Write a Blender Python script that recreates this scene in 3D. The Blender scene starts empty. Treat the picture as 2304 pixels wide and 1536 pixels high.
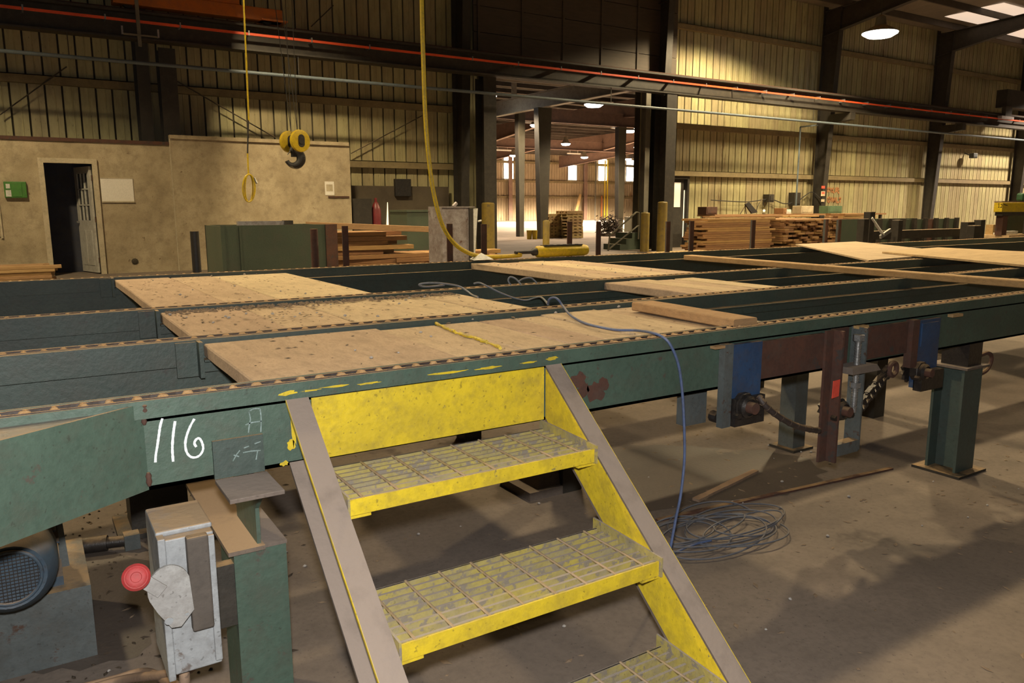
import bpy, math, random
from mathutils import Vector, Matrix
R = random.Random(7)
S = bpy.context.scene
C = S.collection

# ------------------------------------------------------------------ camera
H = 1.2
F = 1740.0
yaw, pit, roll = .562, .1715, -.0025
fw = Vector((math.sin(yaw)*math.cos(pit), math.cos(yaw)*math.cos(pit), -math.sin(pit)))
rt0 = Vector((math.cos(yaw), -math.sin(yaw), 0)); up0 = rt0.cross(fw)
rt = math.cos(roll)*rt0 + math.sin(roll)*up0
up = -math.sin(roll)*rt0 + math.cos(roll)*up0
EYE = Vector((0, 0, H))
cd = bpy.data.cameras.new('camera'); cam = bpy.data.objects.new('camera', cd); C.objects.link(cam)
cd.sensor_width = 36; cd.lens = F/2304*36; cd.clip_end = 300; cd.clip_start = .05
m = Matrix((rt, up, -fw)).transposed().to_4x4(); m.translation = EYE
cam.matrix_world = m
S.camera = cam

# ------------------------------------------------------------------ world, flash, exposure
w = bpy.data.worlds.new('world'); S.world = w; w.use_nodes = True
bg = w.node_tree.nodes['Background']; bg.inputs[0].default_value = (1, .8, .55, 1); bg.inputs[1].default_value = .012
S.view_settings.view_transform = 'Standard'; S.view_settings.look = 'None'
S.view_settings.exposure = .3; S.view_settings.gamma = 1; S.view_settings.use_curve_mapping = False
fl = bpy.data.lights.new('camera_flash', 'SPOT'); fl.energy = 165; fl.color = (1, .97, .93); fl.spot_size = 1.75; fl.spot_blend = .5
fl.shadow_soft_size = .03
fo = bpy.data.objects.new('camera_flash', fl); C.objects.link(fo)
m2 = m.copy(); m2.translation = EYE + up*.11 - rt*.01; fo.matrix_world = m2
LAMP = (1, .78, .45)

# ------------------------------------------------------------------ pixel -> position
def ray(x, y): return (x-1152)/F*rt - (y-768)/F*up + fw
def PZ(x, y, z): d = ray(x, y); return EYE + d*((z-H)/d.z)
def PY(x, y, Y): d = ray(x, y); return EYE + d*(Y/d.y)
def PX(x, y, X): d = ray(x, y); return EYE + d*(X/d.x)

# ------------------------------------------------------------------ mesh helpers
class MB:
    def __init__(s): s.v = []; s.f = []
    def add(s, vs, fs):
        o = len(s.v); s.v += [Vector(p) for p in vs]; s.f += [tuple(i+o for i in f) for f in fs]; return s
    def hexa(s, p): return s.add(p, [(3,2,1,0),(4,5,6,7),(0,1,5,4),(1,2,6,5),(2,3,7,6),(3,0,4,7)])
    def box(s, x0, x1, y0, y1, z0, z1):
        x0,x1=min(x0,x1),max(x0,x1); y0,y1=min(y0,y1),max(y0,y1); z0,z1=min(z0,z1),max(z0,z1)
        return s.hexa([(x0,y0,z0),(x1,y0,z0),(x1,y1,z0),(x0,y1,z0),(x0,y0,z1),(x1,y0,z1),(x1,y1,z1),(x0,y1,z1)])
    def bar(s, p0, p1, wd, ht, upv=(0,0,1)):
        p0, p1 = Vector(p0), Vector(p1); d = (p1-p0).normalized(); u = Vector(upv)
        if abs(d.dot(u)) > .98: u = Vector((0,1,0))
        sd = d.cross(u).normalized(); u = sd.cross(d)
        a, b = sd*wd/2, u*ht/2
        return s.hexa([p0-a-b,p0+a-b,p1+a-b,p1-a-b,p0-a+b,p0+a+b,p1+a+b,p1-a+b])
    def prism(s, poly, vec):
        n = len(poly); vec = Vector(vec); p = [Vector(q) for q in poly]
        nrm = Vector((0,0,0))
        for i in range(n): nrm += p[i].cross(p[(i+1) % n])
        if nrm.dot(vec) < 0: p.reverse()
        fs = [tuple(reversed(range(n))), tuple(range(n, 2*n))] + [(i,(i+1)%n,n+(i+1)%n,n+i) for i in range(n)]
        return s.add(p+[q+vec for q in p], fs)
    def cyl(s, p0, p1, r, n=16, r2=None, caps=True):
        p0, p1 = Vector(p0), Vector(p1); r2 = r if r2 is None else r2; d = (p1-p0).normalized()
        a = d.orthogonal().normalized(); b = d.cross(a)
        vs = []
        for p, rr in ((p0, r), (p1, r2)):
            for i in range(n):
                t = 2*math.pi*i/n; vs.append(p + (a*math.cos(t)+b*math.sin(t))*rr)
        fs = [(i,(i+1)%n,n+(i+1)%n,n+i) for i in range(n)]
        if caps: fs += [tuple(reversed(range(n))), tuple(range(n,2*n))]
        return s.add(vs, fs)
    def lathe(s, p0, axis, prof, n=20):
        p0 = Vector(p0); d = Vector(axis).normalized(); a = d.orthogonal().normalized(); b = d.cross(a); vs = []
        for (r, t) in prof:
            for i in range(n):
                q = 2*math.pi*i/n; vs.append(p0 + d*t + (a*math.cos(q)+b*math.sin(q))*max(r, 1e-4))
        k = len(prof); fs = [(j*n+i, j*n+(i+1)%n, (j+1)*n+(i+1)%n, (j+1)*n+i) for j in range(k-1) for i in range(n)]
        fs += [tuple(reversed(range(n))), tuple(range((k-1)*n, k*n))]
        return s.add(vs, fs)
    def tube(s, pts, r, n=8, closed=False):
        P = [Vector(p) for p in pts]; k = len(P); vs = []; prev = None
        for i in range(k):
            if closed: d = (P[(i+1)%k]-P[i-1])
            else: d = P[min(i+1,k-1)]-P[max(i-1,0)]
            d = d.normalized()
            a = d.orthogonal() if prev is None else prev - d*prev.dot(d)
            a = a.normalized(); prev = a; b = d.cross(a)
            for j in range(n):
                t = 2*math.pi*j/n; vs.append(P[i]+(a*math.cos(t)+b*math.sin(t))*r)
        fs = []
        for i in range(k if closed else k-1):
            i2 = (i+1) % k
            for j in range(n): fs.append((i*n+j, i*n+(j+1)%n, i2*n+(j+1)%n, i2*n+j))
        if not closed: fs += [tuple(reversed(range(n))), tuple((k-1)*n+j for j in range(n))]
        return s.add(vs, fs)
    def ibeam(s, p0, p1, bw, dp, tf, tw, upv=(0,0,1)):
        p0, p1 = Vector(p0), Vector(p1); d = (p1-p0).normalized(); u = Vector(upv); sd = d.cross(u).normalized(); u = sd.cross(d)
        h = dp/2
        for o in (h-tf/2, -h+tf/2): s.bar(p0+u*o, p1+u*o, bw, tf, u)
        return s.bar(p0, p1, tw, dp-2*tf, u)
    def mesh(s, name, off=Vector((0,0,0)), smooth=False):
        me = bpy.data.meshes.new(name); me.from_pydata([tuple(p-off) for p in s.v], [], s.f); me.update()
        if smooth:
            me.shade_smooth()
            me.set_sharp_from_angle(angle=math.radians(40))
        return me
    def build(s, name, mat, parent=None, base=None, smooth=False, bevel=0):
        off = Vector((0,0,0)); q = parent
        while q is not None: off += q.location; q = q.parent
        loc = Vector((0,0,0))
        if base is not None: loc = Vector(base) - off; off = Vector(base)
        elif parent is None:
            xs=[p.x for p in s.v]; ys=[p.y for p in s.v]; zs=[p.z for p in s.v]
            off = Vector(((min(xs)+max(xs))/2,(min(ys)+max(ys))/2,min(zs))); loc = off.copy()
        me = s.mesh(name, off, smooth); me.materials.append(mat)
        o = bpy.data.objects.new(name, me); C.objects.link(o); o.location = loc
        if parent is not None: o.parent = parent
        if bevel:
            bv = o.modifiers.new('bevel','BEVEL'); bv.width = bevel; bv.segments = 2; bv.limit_method = 'ANGLE'
        return o

def tag(o, label, cat, group=None, kind=None):
    o['label'] = label; o['category'] = cat
    if group: o['group'] = group
    if kind: o['kind'] = kind
    return o
def thing(name, label, cat, loc, group=None):
    o = bpy.data.objects.new(name, None); C.objects.link(o); o.location = loc; o.empty_display_size = .1
    return tag(o, label, cat, group)
def struct(o, label=None, cat=None):
    o['kind'] = 'structure'
    if label: o['label'] = label
    if cat: o['category'] = cat
    return o
def inst(name, me, parent=None, loc=(0,0,0), rot=(0,0,0), scale=(1,1,1)):
    o = bpy.data.objects.new(name, me); C.objects.link(o); o.location = loc; o.rotation_euler = rot; o.scale = scale
    if parent is not None: o.parent = parent
    return o
def smooth_path(pts, n=8, closed=False):
    P = [Vector(p) for p in pts]; out = []; k = len(P)
    for i in range(k if closed else k-1):
        g = (lambda j: P[j % k]) if closed else (lambda j: P[max(0, min(k-1, j))])
        p0, p1, p2, p3 = g(i-1), g(i), g(i+1), g(i+2)
        for j in range(n):
            t = j/n
            out.append(.5*((2*p1)+(p2-p0)*t+(2*p0-5*p1+4*p2-p3)*t*t+(3*p1-p0-3*p2+p3)*t**3))
    if not closed: out.append(P[-1])
    return out

# ------------------------------------------------------------------ materials
def mat(name, col, col2=None, scale=6, stretch=(1,1,1), rough=.6, metal=0, spot=None, spot_t=.62, spot_s=12, dust=0, dustcol=(.42,.27,.13), bump=.15, rand=0, fine=60, contrast=1.0, grime=.35, grimecol=None):
    M = bpy.data.materials.new(name); M.use_nodes = True; nt = M.node_tree; N = nt.nodes; L = nt.links
    b = N['Principled BSDF']; b.inputs['Roughness'].default_value = rough; b.inputs['Metallic'].default_value = metal
    geo = N.new('ShaderNodeNewGeometry'); mp = N.new('ShaderNodeMapping'); mp.inputs['Scale'].default_value = stretch
    L.new(geo.outputs['Position'], mp.inputs['Vector'])
    def noise(sc, det=5, rgh=.6, vec=mp):
        n = N.new('ShaderNodeTexNoise'); n.inputs['Scale'].default_value = sc; n.inputs['Detail'].default_value = det; n.inputs['Roughness'].default_value = rgh
        L.new(vec.outputs[0], n.inputs['Vector']); return n.outputs['Fac']
    def ramp(x, a, c):
        r = N.new('ShaderNodeMapRange'); r.inputs['From Min'].default_value = a; r.inputs['From Max'].default_value = c
        L.new(x, r.inputs['Value']); return r.outputs['Result']
    def mix(f, a, c):
        n = N.new('ShaderNodeMix'); n.data_type = 'RGBA'
        if isinstance(f, float): n.inputs[0].default_value = f
        else: L.new(f, n.inputs[0])
        for i, q in ((6, a), (7, c)):
            if isinstance(q, tuple): n.inputs[i].default_value = (*q, 1)
            else: L.new(q, n.inputs[i])
        return n.outputs[2]
    def mul(a, c):
        n = N.new('ShaderNodeMath'); n.operation = 'MULTIPLY'
        for i, q in ((0, a), (1, c)):
            if isinstance(q, (int, float)): n.inputs[i].default_value = q
            else: L.new(q, n.inputs[i])
        return n.outputs[0]
    col2 = col2 or tuple(c*.6 for c in col)
    n1 = noise(scale); hw = .2/contrast
    c = mix(ramp(n1, .5-hw, .5+hw), col2, col)
    nf = noise(fine, 3)
    c = mix(mul(ramp(nf, .45, .75), .35), c, tuple(x*.55 for x in col2))
    if grime:
        gn = noise(scale*2.3+2, 9, .72)
        gc = grimecol or tuple(.45*q+.55*g_ for q, g_ in zip(col2, (.085,.068,.052)))
        c = mix(mul(ramp(gn, .47, .68), grime*1.6), c, gc)
        c = mix(mul(ramp(noise(max(fine*1.7, 40), 2, .5), .66, .72), grime*1.5), c, tuple(q*.5 for q in gc))
    if spot:
        ns = noise(spot_s, 6, .65)
        c = mix(ramp(ns, spot_t, spot_t+.05), c, spot)
    if rand:
        oi = N.new('ShaderNodeObjectInfo'); hv = N.new('ShaderNodeHueSaturation')
        L.new(c, hv.inputs['Color'])
        r = N.new('ShaderNodeMapRange'); r.inputs['To Min'].default_value = 1-rand; r.inputs['To Max'].default_value = 1+rand*.7
        L.new(oi.outputs['Random'], r.inputs['Value']); L.new(r.outputs['Result'], hv.inputs['Value'])
        r2 = N.new('ShaderNodeMapRange'); r2.inputs['To Min'].default_value = .49; r2.inputs['To Max'].default_value = .515
        L.new(oi.outputs['Random'], r2.inputs['Value']); L.new(r2.outputs['Result'], hv.inputs['Hue'])
        c = hv.outputs['Color']
    if dust:
        sp = N.new('ShaderNodeSeparateXYZ'); L.new(geo.outputs['Normal'], sp.inputs[0])
        d = mul(ramp(sp.outputs['Z'], .35, .85), ramp(noise(9, 6), .62-dust*.5, .72-dust*.25))
        d = mul(d, min(1, dust+.25))
        c = mix(d, c, dustcol)
        rr = mix(d, (rough,)*3, (.95,)*3); L.new(rr, b.inputs['Roughness'])
    L.new(c, b.inputs['Base Color'])
    if bump:
        bp = N.new('ShaderNodeBump'); bp.inputs['Strength'].default_value = bump; bp.inputs['Distance'].default_value = .01
        L.new(nf, bp.inputs['Height']); L.new(bp.outputs[0], b.inputs['Normal'])
    return M
def emit(name, col, st):
    M = bpy.data.materials.new(name); M.use_nodes = True; b = M.node_tree.nodes['Principled BSDF']
    b.inputs['Base Color'].default_value = (*col, 1); b.inputs['Emission Color'].default_value = (*col, 1); b.inputs['Emission Strength'].default_value = st
    return M

DUSTG = (.30,.235,.185)
M = {}
M['green'] = mat('green_paint', (.072,.115,.086), (.052,.085,.064), 5, rough=.55, spot=(.075,.065,.052), spot_t=.63, spot_s=16, dust=.7, dustcol=(.33,.24,.15))
M['green2'] = mat('green_paint_worn', (.062,.088,.076), (.042,.060,.052), 3, rough=.55, spot=(.05,.045,.04), spot_t=.66, spot_s=9, dust=.8, dustcol=(.36,.25,.14))
M['yellow'] = mat('yellow_paint', (.68,.50,.020), (.50,.37,.025), 7, rough=.5, spot=(.20,.165,.06), spot_t=.66, spot_s=34, dust=.35, dustcol=DUSTG)
M['yellow_clean'] = mat('yellow_plastic', (.70,.50,.01), (.5,.36,.015), 20, rough=.45, dust=.4)
M['tread'] = mat('worn_yellow_grating', (.25,.215,.14), (.40,.32,.06), 14, rough=.7, spot=(.20,.17,.13), spot_t=.54, spot_s=30, dust=.9, dustcol=(.27,.23,.19))
M['dusty_steel'] = mat('dusty_steel', (.16,.125,.10), (.11,.085,.07), 5, rough=.7, spot=(.07,.045,.032), spot_t=.6, spot_s=5, dust=.95, dustcol=(.25,.20,.165))
M['chain'] = mat('chain_steel', (.075,.058,.05), (.04,.03,.026), 30, rough=.55, metal=.3, dust=.85, dustcol=(.46,.29,.14))
M['deck'] = mat('dusty_plank_wood', (.55,.41,.27), (.45,.33,.215), 3, (3,1,1), rough=.9, spot=(.24,.15,.08), spot_t=.70, spot_s=26, rand=.16, bump=.25)
M['lumber'] = mat('sawn_lumber', (.36,.19,.075), (.25,.125,.05), 4, (1,3,8), rough=.85, rand=.35, bump=.2)
M['lumber_pale'] = mat('pale_lumber', (.50,.32,.15), (.40,.24,.10), 4, (1,3,8), rough=.85, rand=.2, bump=.2)
M['plywood'] = mat('pale_plywood', (.55,.38,.22), (.46,.31,.17), 2, (1,5,1), rough=.9, rand=.08)
M['rust'] = mat('rusty_steel', (.105,.042,.025), (.06,.028,.02), 8, rough=.85, spot=(.05,.04,.035), spot_t=.6, dust=.5)
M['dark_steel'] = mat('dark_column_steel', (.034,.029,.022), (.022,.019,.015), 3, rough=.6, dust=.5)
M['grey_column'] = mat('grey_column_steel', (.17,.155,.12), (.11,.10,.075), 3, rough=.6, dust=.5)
M['pink_steel'] = mat('primer_steel', (.25,.155,.115), (.18,.115,.09), 3, rough=.7)
M['grey_steel'] = mat('grey_machine_steel', (.11,.125,.125), (.07,.08,.08), 6, rough=.5, spot=(.07,.04,.028), spot_t=.62, dust=.6)
M['blue'] = mat('blue_paint', (.028,.070,.16), (.022,.045,.10), 7, rough=.5, spot=(.06,.05,.045), spot_t=.64, spot_s=12, dust=.5)
M['greasy'] = mat('greasy_black_steel', (.028,.023,.021), (.018,.015,.014), 18, rough=.42, metal=.2, dust=.35)
M['bright_steel'] = mat('bright_steel', (.42,.43,.43), (.30,.30,.30), 20, rough=.35, metal=.7, dust=.3)
M['box_grey'] = mat('grey_switch_box', (.34,.36,.37), (.24,.25,.26), 9, rough=.55, spot=(.13,.11,.10), spot_t=.6, spot_s=16, dust=.95, dustcol=(.40,.27,.15))
M['slot'] = mat('dusty_slot_dark', (.095,.078,.064), (.06,.05,.042), 8, rough=.85, dust=.6)
M['red'] = mat('red_plastic', (.36,.028,.028), (.29,.022,.022), 20, rough=.65, dust=.25, dustcol=(.5,.2,.17))
M['tagred'] = mat('orange_red_tag', (.85,.10,.06), (.7,.08,.05), 20, rough=.6, grime=0)
M['chalk'] = mat('white_chalk', (.80,.84,.86), (.66,.70,.72), 60, rough=.95, bump=.3, grime=0)
M['chalk_faint'] = mat('faint_chalk', (.28,.36,.36), (.12,.17,.15), 90, rough=.95)
M['cable_blue'] = mat('blue_cable', (.09,.13,.26), (.06,.09,.18), 20, rough=.5, dust=.5, dustcol=(.3,.27,.25))
M['cable_dusty'] = mat('dusty_cable', (.12,.13,.15), (.07,.08,.11), 14, rough=.7, dust=.5, dustcol=(.22,.19,.17))
M['hose'] = mat('greasy_hose', (.05,.032,.026), (.03,.022,.02), 14, rough=.6, dust=.6)
M['conduit'] = mat('dusty_conduit', (.25,.17,.11), (.2,.13,.09), 8, rough=.8, dust=.8, dustcol=(.34,.22,.13))
M['floor'] = mat('dusty_concrete', (.225,.178,.142), (.150,.120,.098), 1.1, rough=.88, spot=(.075,.058,.048), spot_t=.64, spot_s=.9, bump=.12, fine=45)
M['panel'] = mat('beige_wall_sheet', (.40,.355,.20), (.33,.285,.155), 1.2, (1,1,.25), rough=.40, spot=(.17,.12,.065), spot_t=.66, spot_s=1.6, rand=.10, bump=.06, fine=9)
M['seam'] = mat('dark_sheet_backing', (.05,.04,.022), None, 3, rough=.8)
M['panel_dark'] = mat('brown_door_sheet', (.075,.055,.038), (.05,.038,.028), 3, (1,1,6), rough=.7)
M['far_panel'] = mat('far_wall_sheet', (.40,.32,.21), (.32,.25,.16), 1, (1,1,.3), rough=.6, spot=(.22,.13,.06), spot_t=.62, spot_s=.8)
M['office'] = mat('stained_plaster', (.50,.42,.28), (.33,.265,.165), 1.6, rough=.9, spot=(.17,.12,.07), spot_t=.66, spot_s=7, bump=.1)
M['trim'] = mat('cream_trim', (.56,.49,.34), (.48,.41,.28), 4, rough=.6, dust=.3)
M['white_door'] = mat('white_door_paint', (.56,.55,.50), (.48,.46,.41), 3, rough=.5)
M['whiteboard'] = mat('whiteboard', (.84,.81,.72), (.78,.74,.65), 2, rough=.25, bump=0, grime=0)
M['bin_green'] = mat('dark_green_bin', (.058,.078,.050), (.042,.058,.038), 2, rough=.55, dust=.4)
M['bright_green'] = mat('green_plastic', (.07,.24,.03), (.05,.18,.025), 10, rough=.45)
M['white_plastic'] = mat('white_plastic', (.7,.7,.66), (.6,.6,.55), 12, rough=.5)
M['galv'] = mat('galvanised_steel', (.46,.44,.46), (.25,.21,.20), 9, rough=.4, metal=.35, spot=(.16,.10,.08), spot_t=.62, spot_s=10)
M['orange'] = mat('orange_paint', (.42,.12,.010), (.33,.09,.010), 2, rough=.5)
M['red_bar'] = mat('red_conductor', (.80,.10,.03), (.65,.08,.025), 2, rough=.45, grime=0)
M['blue_pipe'] = mat('blue_grey_pipe', (.13,.17,.20), (.10,.13,.15), 3, rough=.5)
M['hook_yellow'] = mat('hook_block_yellow', (.62,.45,.02), (.5,.36,.02), 6, rough=.35)
M['black'] = mat('black_rubber', (.018,.017,.018), None, 10, rough=.6)
M['rope'] = mat('steel_rope', (.06,.055,.05), None, 30, rough=.5, metal=.4)
M['roof'] = mat('roof_sheet', (.22,.18,.13), (.16,.13,.095), 1, rough=.7)
M['purlin'] = mat('purlin_steel', (.07,.055,.042), None, 2, rough=.7)
M['bark'] = mat('dark_brush', (.035,.022,.014), (.05,.035,.02), 12, rough=.9)
M['chips'] = mat('wood_chips', (.15,.11,.075), (.28,.20,.13), 40, rough=.95)
M['fluff'] = mat('white_fluff', (.46,.44,.41), (.36,.33,.30), 60, rough=1)
M['scribble'] = mat('red_spray', (.36,.15,.06), (.42,.22,.09), 9, rough=.8)
M['glass'] = mat('dark_glass', (.02,.024,.03), None, 3, rough=.12, bump=0, grime=0)
M['lens'] = emit('lamp_lens', (1, .97, .86), 12)
M['lens_far'] = emit('lamp_lens_far', (1, .95, .90), 10)
M['lens_dim'] = emit('lamp_lens_hall', (1, .85, .6), 1.5)
M['daylight'] = emit('daylight_pane', (1, .98, .90), 14)
M['slit_light'] = emit('daylight_gap', (1, .84, .55), 1.0)
M['skylight'] = emit('skylight_sheet', (1, .80, .62), .55)
M['door_glow'] = emit('lit_door_glass', (1, .85, .6), .45)
M['neon'] = M['trim']

# ================================================================== SETTING
WY = 17.25
fl_ = MB().box(-14, 70, -6, 64, -.2, 0).build('floor', M['floor']); struct(fl_, 'dusty brown concrete floor of the mill hall', 'floor')

M['patchy'] = mat('dark_concrete', (.075,.060,.050), (.115,.09,.072), 3, rough=.6, spot=(.16,.12,.09), spot_t=.62, spot_s=4)  # darker tone for two ragged patches laid on the floor
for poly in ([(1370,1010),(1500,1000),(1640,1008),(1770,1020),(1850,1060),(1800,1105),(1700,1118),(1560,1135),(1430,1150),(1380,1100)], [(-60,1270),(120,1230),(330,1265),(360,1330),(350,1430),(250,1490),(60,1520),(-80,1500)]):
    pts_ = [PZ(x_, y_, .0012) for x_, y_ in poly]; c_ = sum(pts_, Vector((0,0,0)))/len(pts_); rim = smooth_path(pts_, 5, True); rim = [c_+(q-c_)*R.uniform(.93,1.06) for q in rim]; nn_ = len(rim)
    MB().add([c_]+rim, [(0,1+i,1+(i+1)%nn_) for i in range(nn_)]).build('dark_patch', M['patchy'], fl_)

# --- back wall: backing sheet with the opening, ribbed sheets as parts
OX0, OX1, OZ = 9.95, 15.05, 4.95
bw = MB()
bw.box(-5, OX0, WY+.05, WY+.09, 0, 7.7).box(OX1, 16.42, WY+.05, WY+.09, 0, 7.7).box(16.42, 17.12, WY+.05, WY+.09, 2.1, 7.7).box(17.12, 48, WY+.05, WY+.09, 0, 7.7).box(OX0, OX1, WY+.05, WY+.09, OZ, 7.7)
wall_back = struct(bw.build('wall_back', M['seam'], base=(0, WY, 0)), 'beige ribbed steel wall of the mill hall', 'wall')
PW = .28
def rib_panel(z0, z1):
    prof = [(.012,.045),(.012,.0),(.14,.0),(.148,-.006),(.158,-.006),(.166,0),(PW-.022,0),(PW-.022,.045)]
    mb = MB(); n = len(prof)
    mb.add([(x, y, z0) for x, y in prof]+[(x, y, z1) for x, y in prof], [(i, i+1, n+i+1, n+i) for i in range(n-1)])
    me = mb.mesh('panel'); me.materials.append(M['panel']); return me
pm_full, pm_head, pm_door = rib_panel(0, 7.65), rib_panel(OZ, 7.65), rib_panel(2.1, 7.65)
n = 0
x = -3.0
while x < 47:
    me = pm_full
    if x+PW > OX0 and x < OX1: me = pm_head
    elif x+PW > 16.42 and x < 17.12: me = pm_door
    inst('panel', me, wall_back, (x, 0, 0)); x += PW
COLX = [2.25, 9.2, 15.55, 22.9, 29.5, 36.0, 42.5]
gm = M['panel']
M['girt'] = mat('girt_steel', (.24,.19,.095), (.17,.13,.065), 3, rough=.65, dust=.7, dustcol=(.42,.28,.14))
ends = [-4]+COLX+[48]
for z in (2.18, 3.53, 4.8, 6.3):
    for a, b in zip(ends[:-1], ends[1:]):
        if z < OZ and a == 9.2: continue
        if z < 3 and b == 2.25 or z < 3 and a == 2.25: 
            if z < 2.5 and b == 2.25: continue
            if a == 2.25: a = 6.2
        MB().box(a+.1, b-.1, WY-.14, WY-.002, z+.07, z+.085).box(a+.1, b-.1, WY-.14, WY-.125, z-.07, z+.085).box(a+.1, b-.1, WY-.125, WY-.002, z-.07, z-.058).build('girt', M['girt'], wall_back)
# thin wind braces
for (a, b) in (((385,175),(620,310)),((0,258),(150,150)),((950,260),(790,345)),((700,60),(750,12))):
    MB().tube([PY(*a, WY-.16), PY(*b, WY-.16)], .012, 6).build('brace_rod', M['dark_steel'], wall_back)
# daylight gap between two sheets
p0, p1 = PY(872, 455, 17.075), PY(872, 548, 17.075)
MB().add([p0+Vector((-.008,0,0)), p0+Vector((.008,0,0)), p1+Vector((.045,0,0)), p1+Vector((-.045,0,0))], [(0,3,2,1)]).build('daylight_gap', M['slit_light'], wall_back)
# rust stains stay in material; red sprayed letters and posted notices on the right bay
def strokes(mb, segs, fn, wd, th):
    for sg in segs:
        P = [fn(*q) for q in sg]
        for a, b in zip(P[:-1], P[1:]): mb.bar(a, b, wd, th, (0,-1,0))
mb = MB()
f_ = lambda x, y: PY(x, y, WY-.012)
strokes(mb, [[(1861,432),(1861,425),(1867,422),(1868,428),(1862,431)], [(1871,423),(1871,433)], [(1871,428),(1876,423)], [(1871,428),(1877,434)], [(1880,424),(1880,433)], [(1880,424),(1886,423),(1887,428),(1881,429)], [(1884,429),(1888,435)],
 [(1862,447),(1866,443),(1869,448),(1866,455),(1862,452),(1862,447)], [(1872,455),(1872,444),(1878,455),(1878,444)], [(1882,444),(1882,455),(1887,455)], [(1888,444),(1890,449),(1892,444)], [(1890,449),(1890,456)]], f_, .07, .006)
mb.build('sprayed_letters', M['scribble'], wall_back)
M['notice'] = mat('paper_notice', (.62,.52,.36), (.5,.4,.26), 20, rough=.8)
for i, (x0, y0, x1, y1) in enumerate(((1849,418,1856,424),(1848,430,1856,441),(1848,448,1855,454),(1846,469,1856,476))):
    a, b = PY(x0, y0, 16.69), PY(x1, y1, 16.69)
    t = thing('posted_notice', ['small red notice topmost on the column above the green box','white notice with red print second from top on that column','pale blank notice third from top on that column','red and white notice lowest on that column by lumber'][i], 'notice', ((a.x+b.x)/2, 16.69, b.z))
    MB().box(a.x, b.x, 16.69, 16.70, b.z, a.z).build('sheet', M['tagred'] if i == 0 else M['notice'], t)
    if i in (1, 3): MB().box(a.x+.03, b.x-.03, 16.686, 16.689, b.z+(a.z-b.z)*.45, a.z-(a.z-b.z)*.15).build('red_print', M['tagred'], t)

# --- header door above the opening
t = bpy.data.objects.new('door_1', None); C.objects.link(t); t.location = (12.9, 16.95, 4.75); struct(t, 'dark brown sectional door raised above the wide opening', 'door')
for i in range(5): MB().box(9.6, 16.2, 16.93, 16.98, 4.75+i*.6, 4.75+i*.6+.585).build('door_section', M['panel_dark'], t)
for i in range(6): MB().box(9.7+i*1.25, 9.76+i*1.25, 16.9, 16.93, 4.75, 7.7).build('stile', M['panel_dark'], t)

# --- office partition
OY = 16.25
ow = MB()
ow.box(-4, .42, OY, OY+.1, 0, 2.38).box(.42, 1.255, OY, OY+.1, 2.02, 2.40).box(1.255, 2.56, OY, OY+.1, 0, 2.42)
wo = struct(ow.build('wall_office', M['office'], base=(0, OY, 0)), 'stained plaster office partition with the doorway', 'wall')
MB().box(2.565, 6.12, OY-.03, OY+.1, 0, 2.53).box(6.02, 6.12, OY+.1, WY-.15, 0, 2.5).build('wall_section', M['office'], wo)
MB().box(2.56, 6.1, OY-.07, OY+.1, 2.5, 2.57).build('top_plate', M['office'], wo)
MB().box(-4, 2.56, OY-.03, OY+.1, 2.38, 2.44).build('top_ledge', M['rust'], wo)
MB().box(-4, 6.1, OY+.1, WY-.14, 2.36, 2.40).build('roof_deck', M['seam'], wo)
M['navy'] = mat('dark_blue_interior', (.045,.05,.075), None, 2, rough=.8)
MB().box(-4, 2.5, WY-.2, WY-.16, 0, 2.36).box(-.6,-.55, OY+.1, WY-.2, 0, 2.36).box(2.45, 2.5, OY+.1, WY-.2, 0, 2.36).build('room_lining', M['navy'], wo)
p = PY(386, 430, OY); MB().box(2.548, 2.563, OY-.034, OY-.002, 0, 2.5).build('seam_strip', M['trim'], wo)
d2 = bpy.data.objects.new('door_2', None); C.objects.link(d2); d2.location = (.84, OY, 0); struct(d2, 'white office door standing open inward in cream frame', 'door')
MB().box(.375, .46, OY-.045, OY+.1, 0, 2.0).box(1.215, 1.30, OY-.045, OY+.1, 0, 2.0).box(.375, 1.30, OY-.045, OY+.1, 2.0, 2.085).build('door_frame', M['trim'], d2)
# leaf
hx, hy, ang = 1.20, OY+.08, math.radians(74)
dx, dy = -math.cos(ang), math.sin(ang); nx, ny = -dy, dx      # nx,ny towards camera-left side
def leafpt(s, z, o): return Vector((hx+dx*s+nx*o, hy+dy*s+ny*o, z))
def leafbox(mb, s0, s1, z0, z1, o0, o1):
    return mb.hexa([leafpt(s0,z0,o0),leafpt(s1,z0,o0),leafpt(s1,z0,o1),leafpt(s0,z0,o1),leafpt(s0,z1,o0),leafpt(s1,z1,o0),leafpt(s1,z1,o1),leafpt(s0,z1,o1)])
lf = MB()
leafbox(lf, 0, .73, .02, .98, 0, .04); leafbox(lf, 0, .12, .98, 1.96, 0, .04); leafbox(lf, .61, .73, .98, 1.96, 0, .04); leafbox(lf, .12, .61, 1.84, 1.96, 0, .04)
leaf = lf.build('door_leaf', M['white_door'], d2)
gb = MB()
for s in (.28, .445): leafbox(gb, s-.012, s+.012, .98, 1.84, .0, .045)
for z in (1.265, 1.555): leafbox(gb, .12, .61, z-.012, z+.012, .0, .045)
gb.build('glazing_bars', M['white_door'], leaf)
for i in range(3):
    for j in range(3): leafbox(MB(), .125+i*.165, .125+i*.165+.155, .985+j*.288, .985+j*.288+.28, .015, .02).build('pane', M['glass'], leaf)
pm = MB(); leafbox(pm, .1, .33, .15, .80, .04, .048); leafbox(pm, .40, .63, .15, .80, .04, .048); pm.build('raised_panel', M['white_door'], leaf)
for z in (.25, 1.0, 1.75): MB().cyl((hx+.005, hy-.02, z-.05), (hx+.005, hy-.02, z+.05), .012, 8).build('hinge', M['rust'], d2)
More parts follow.
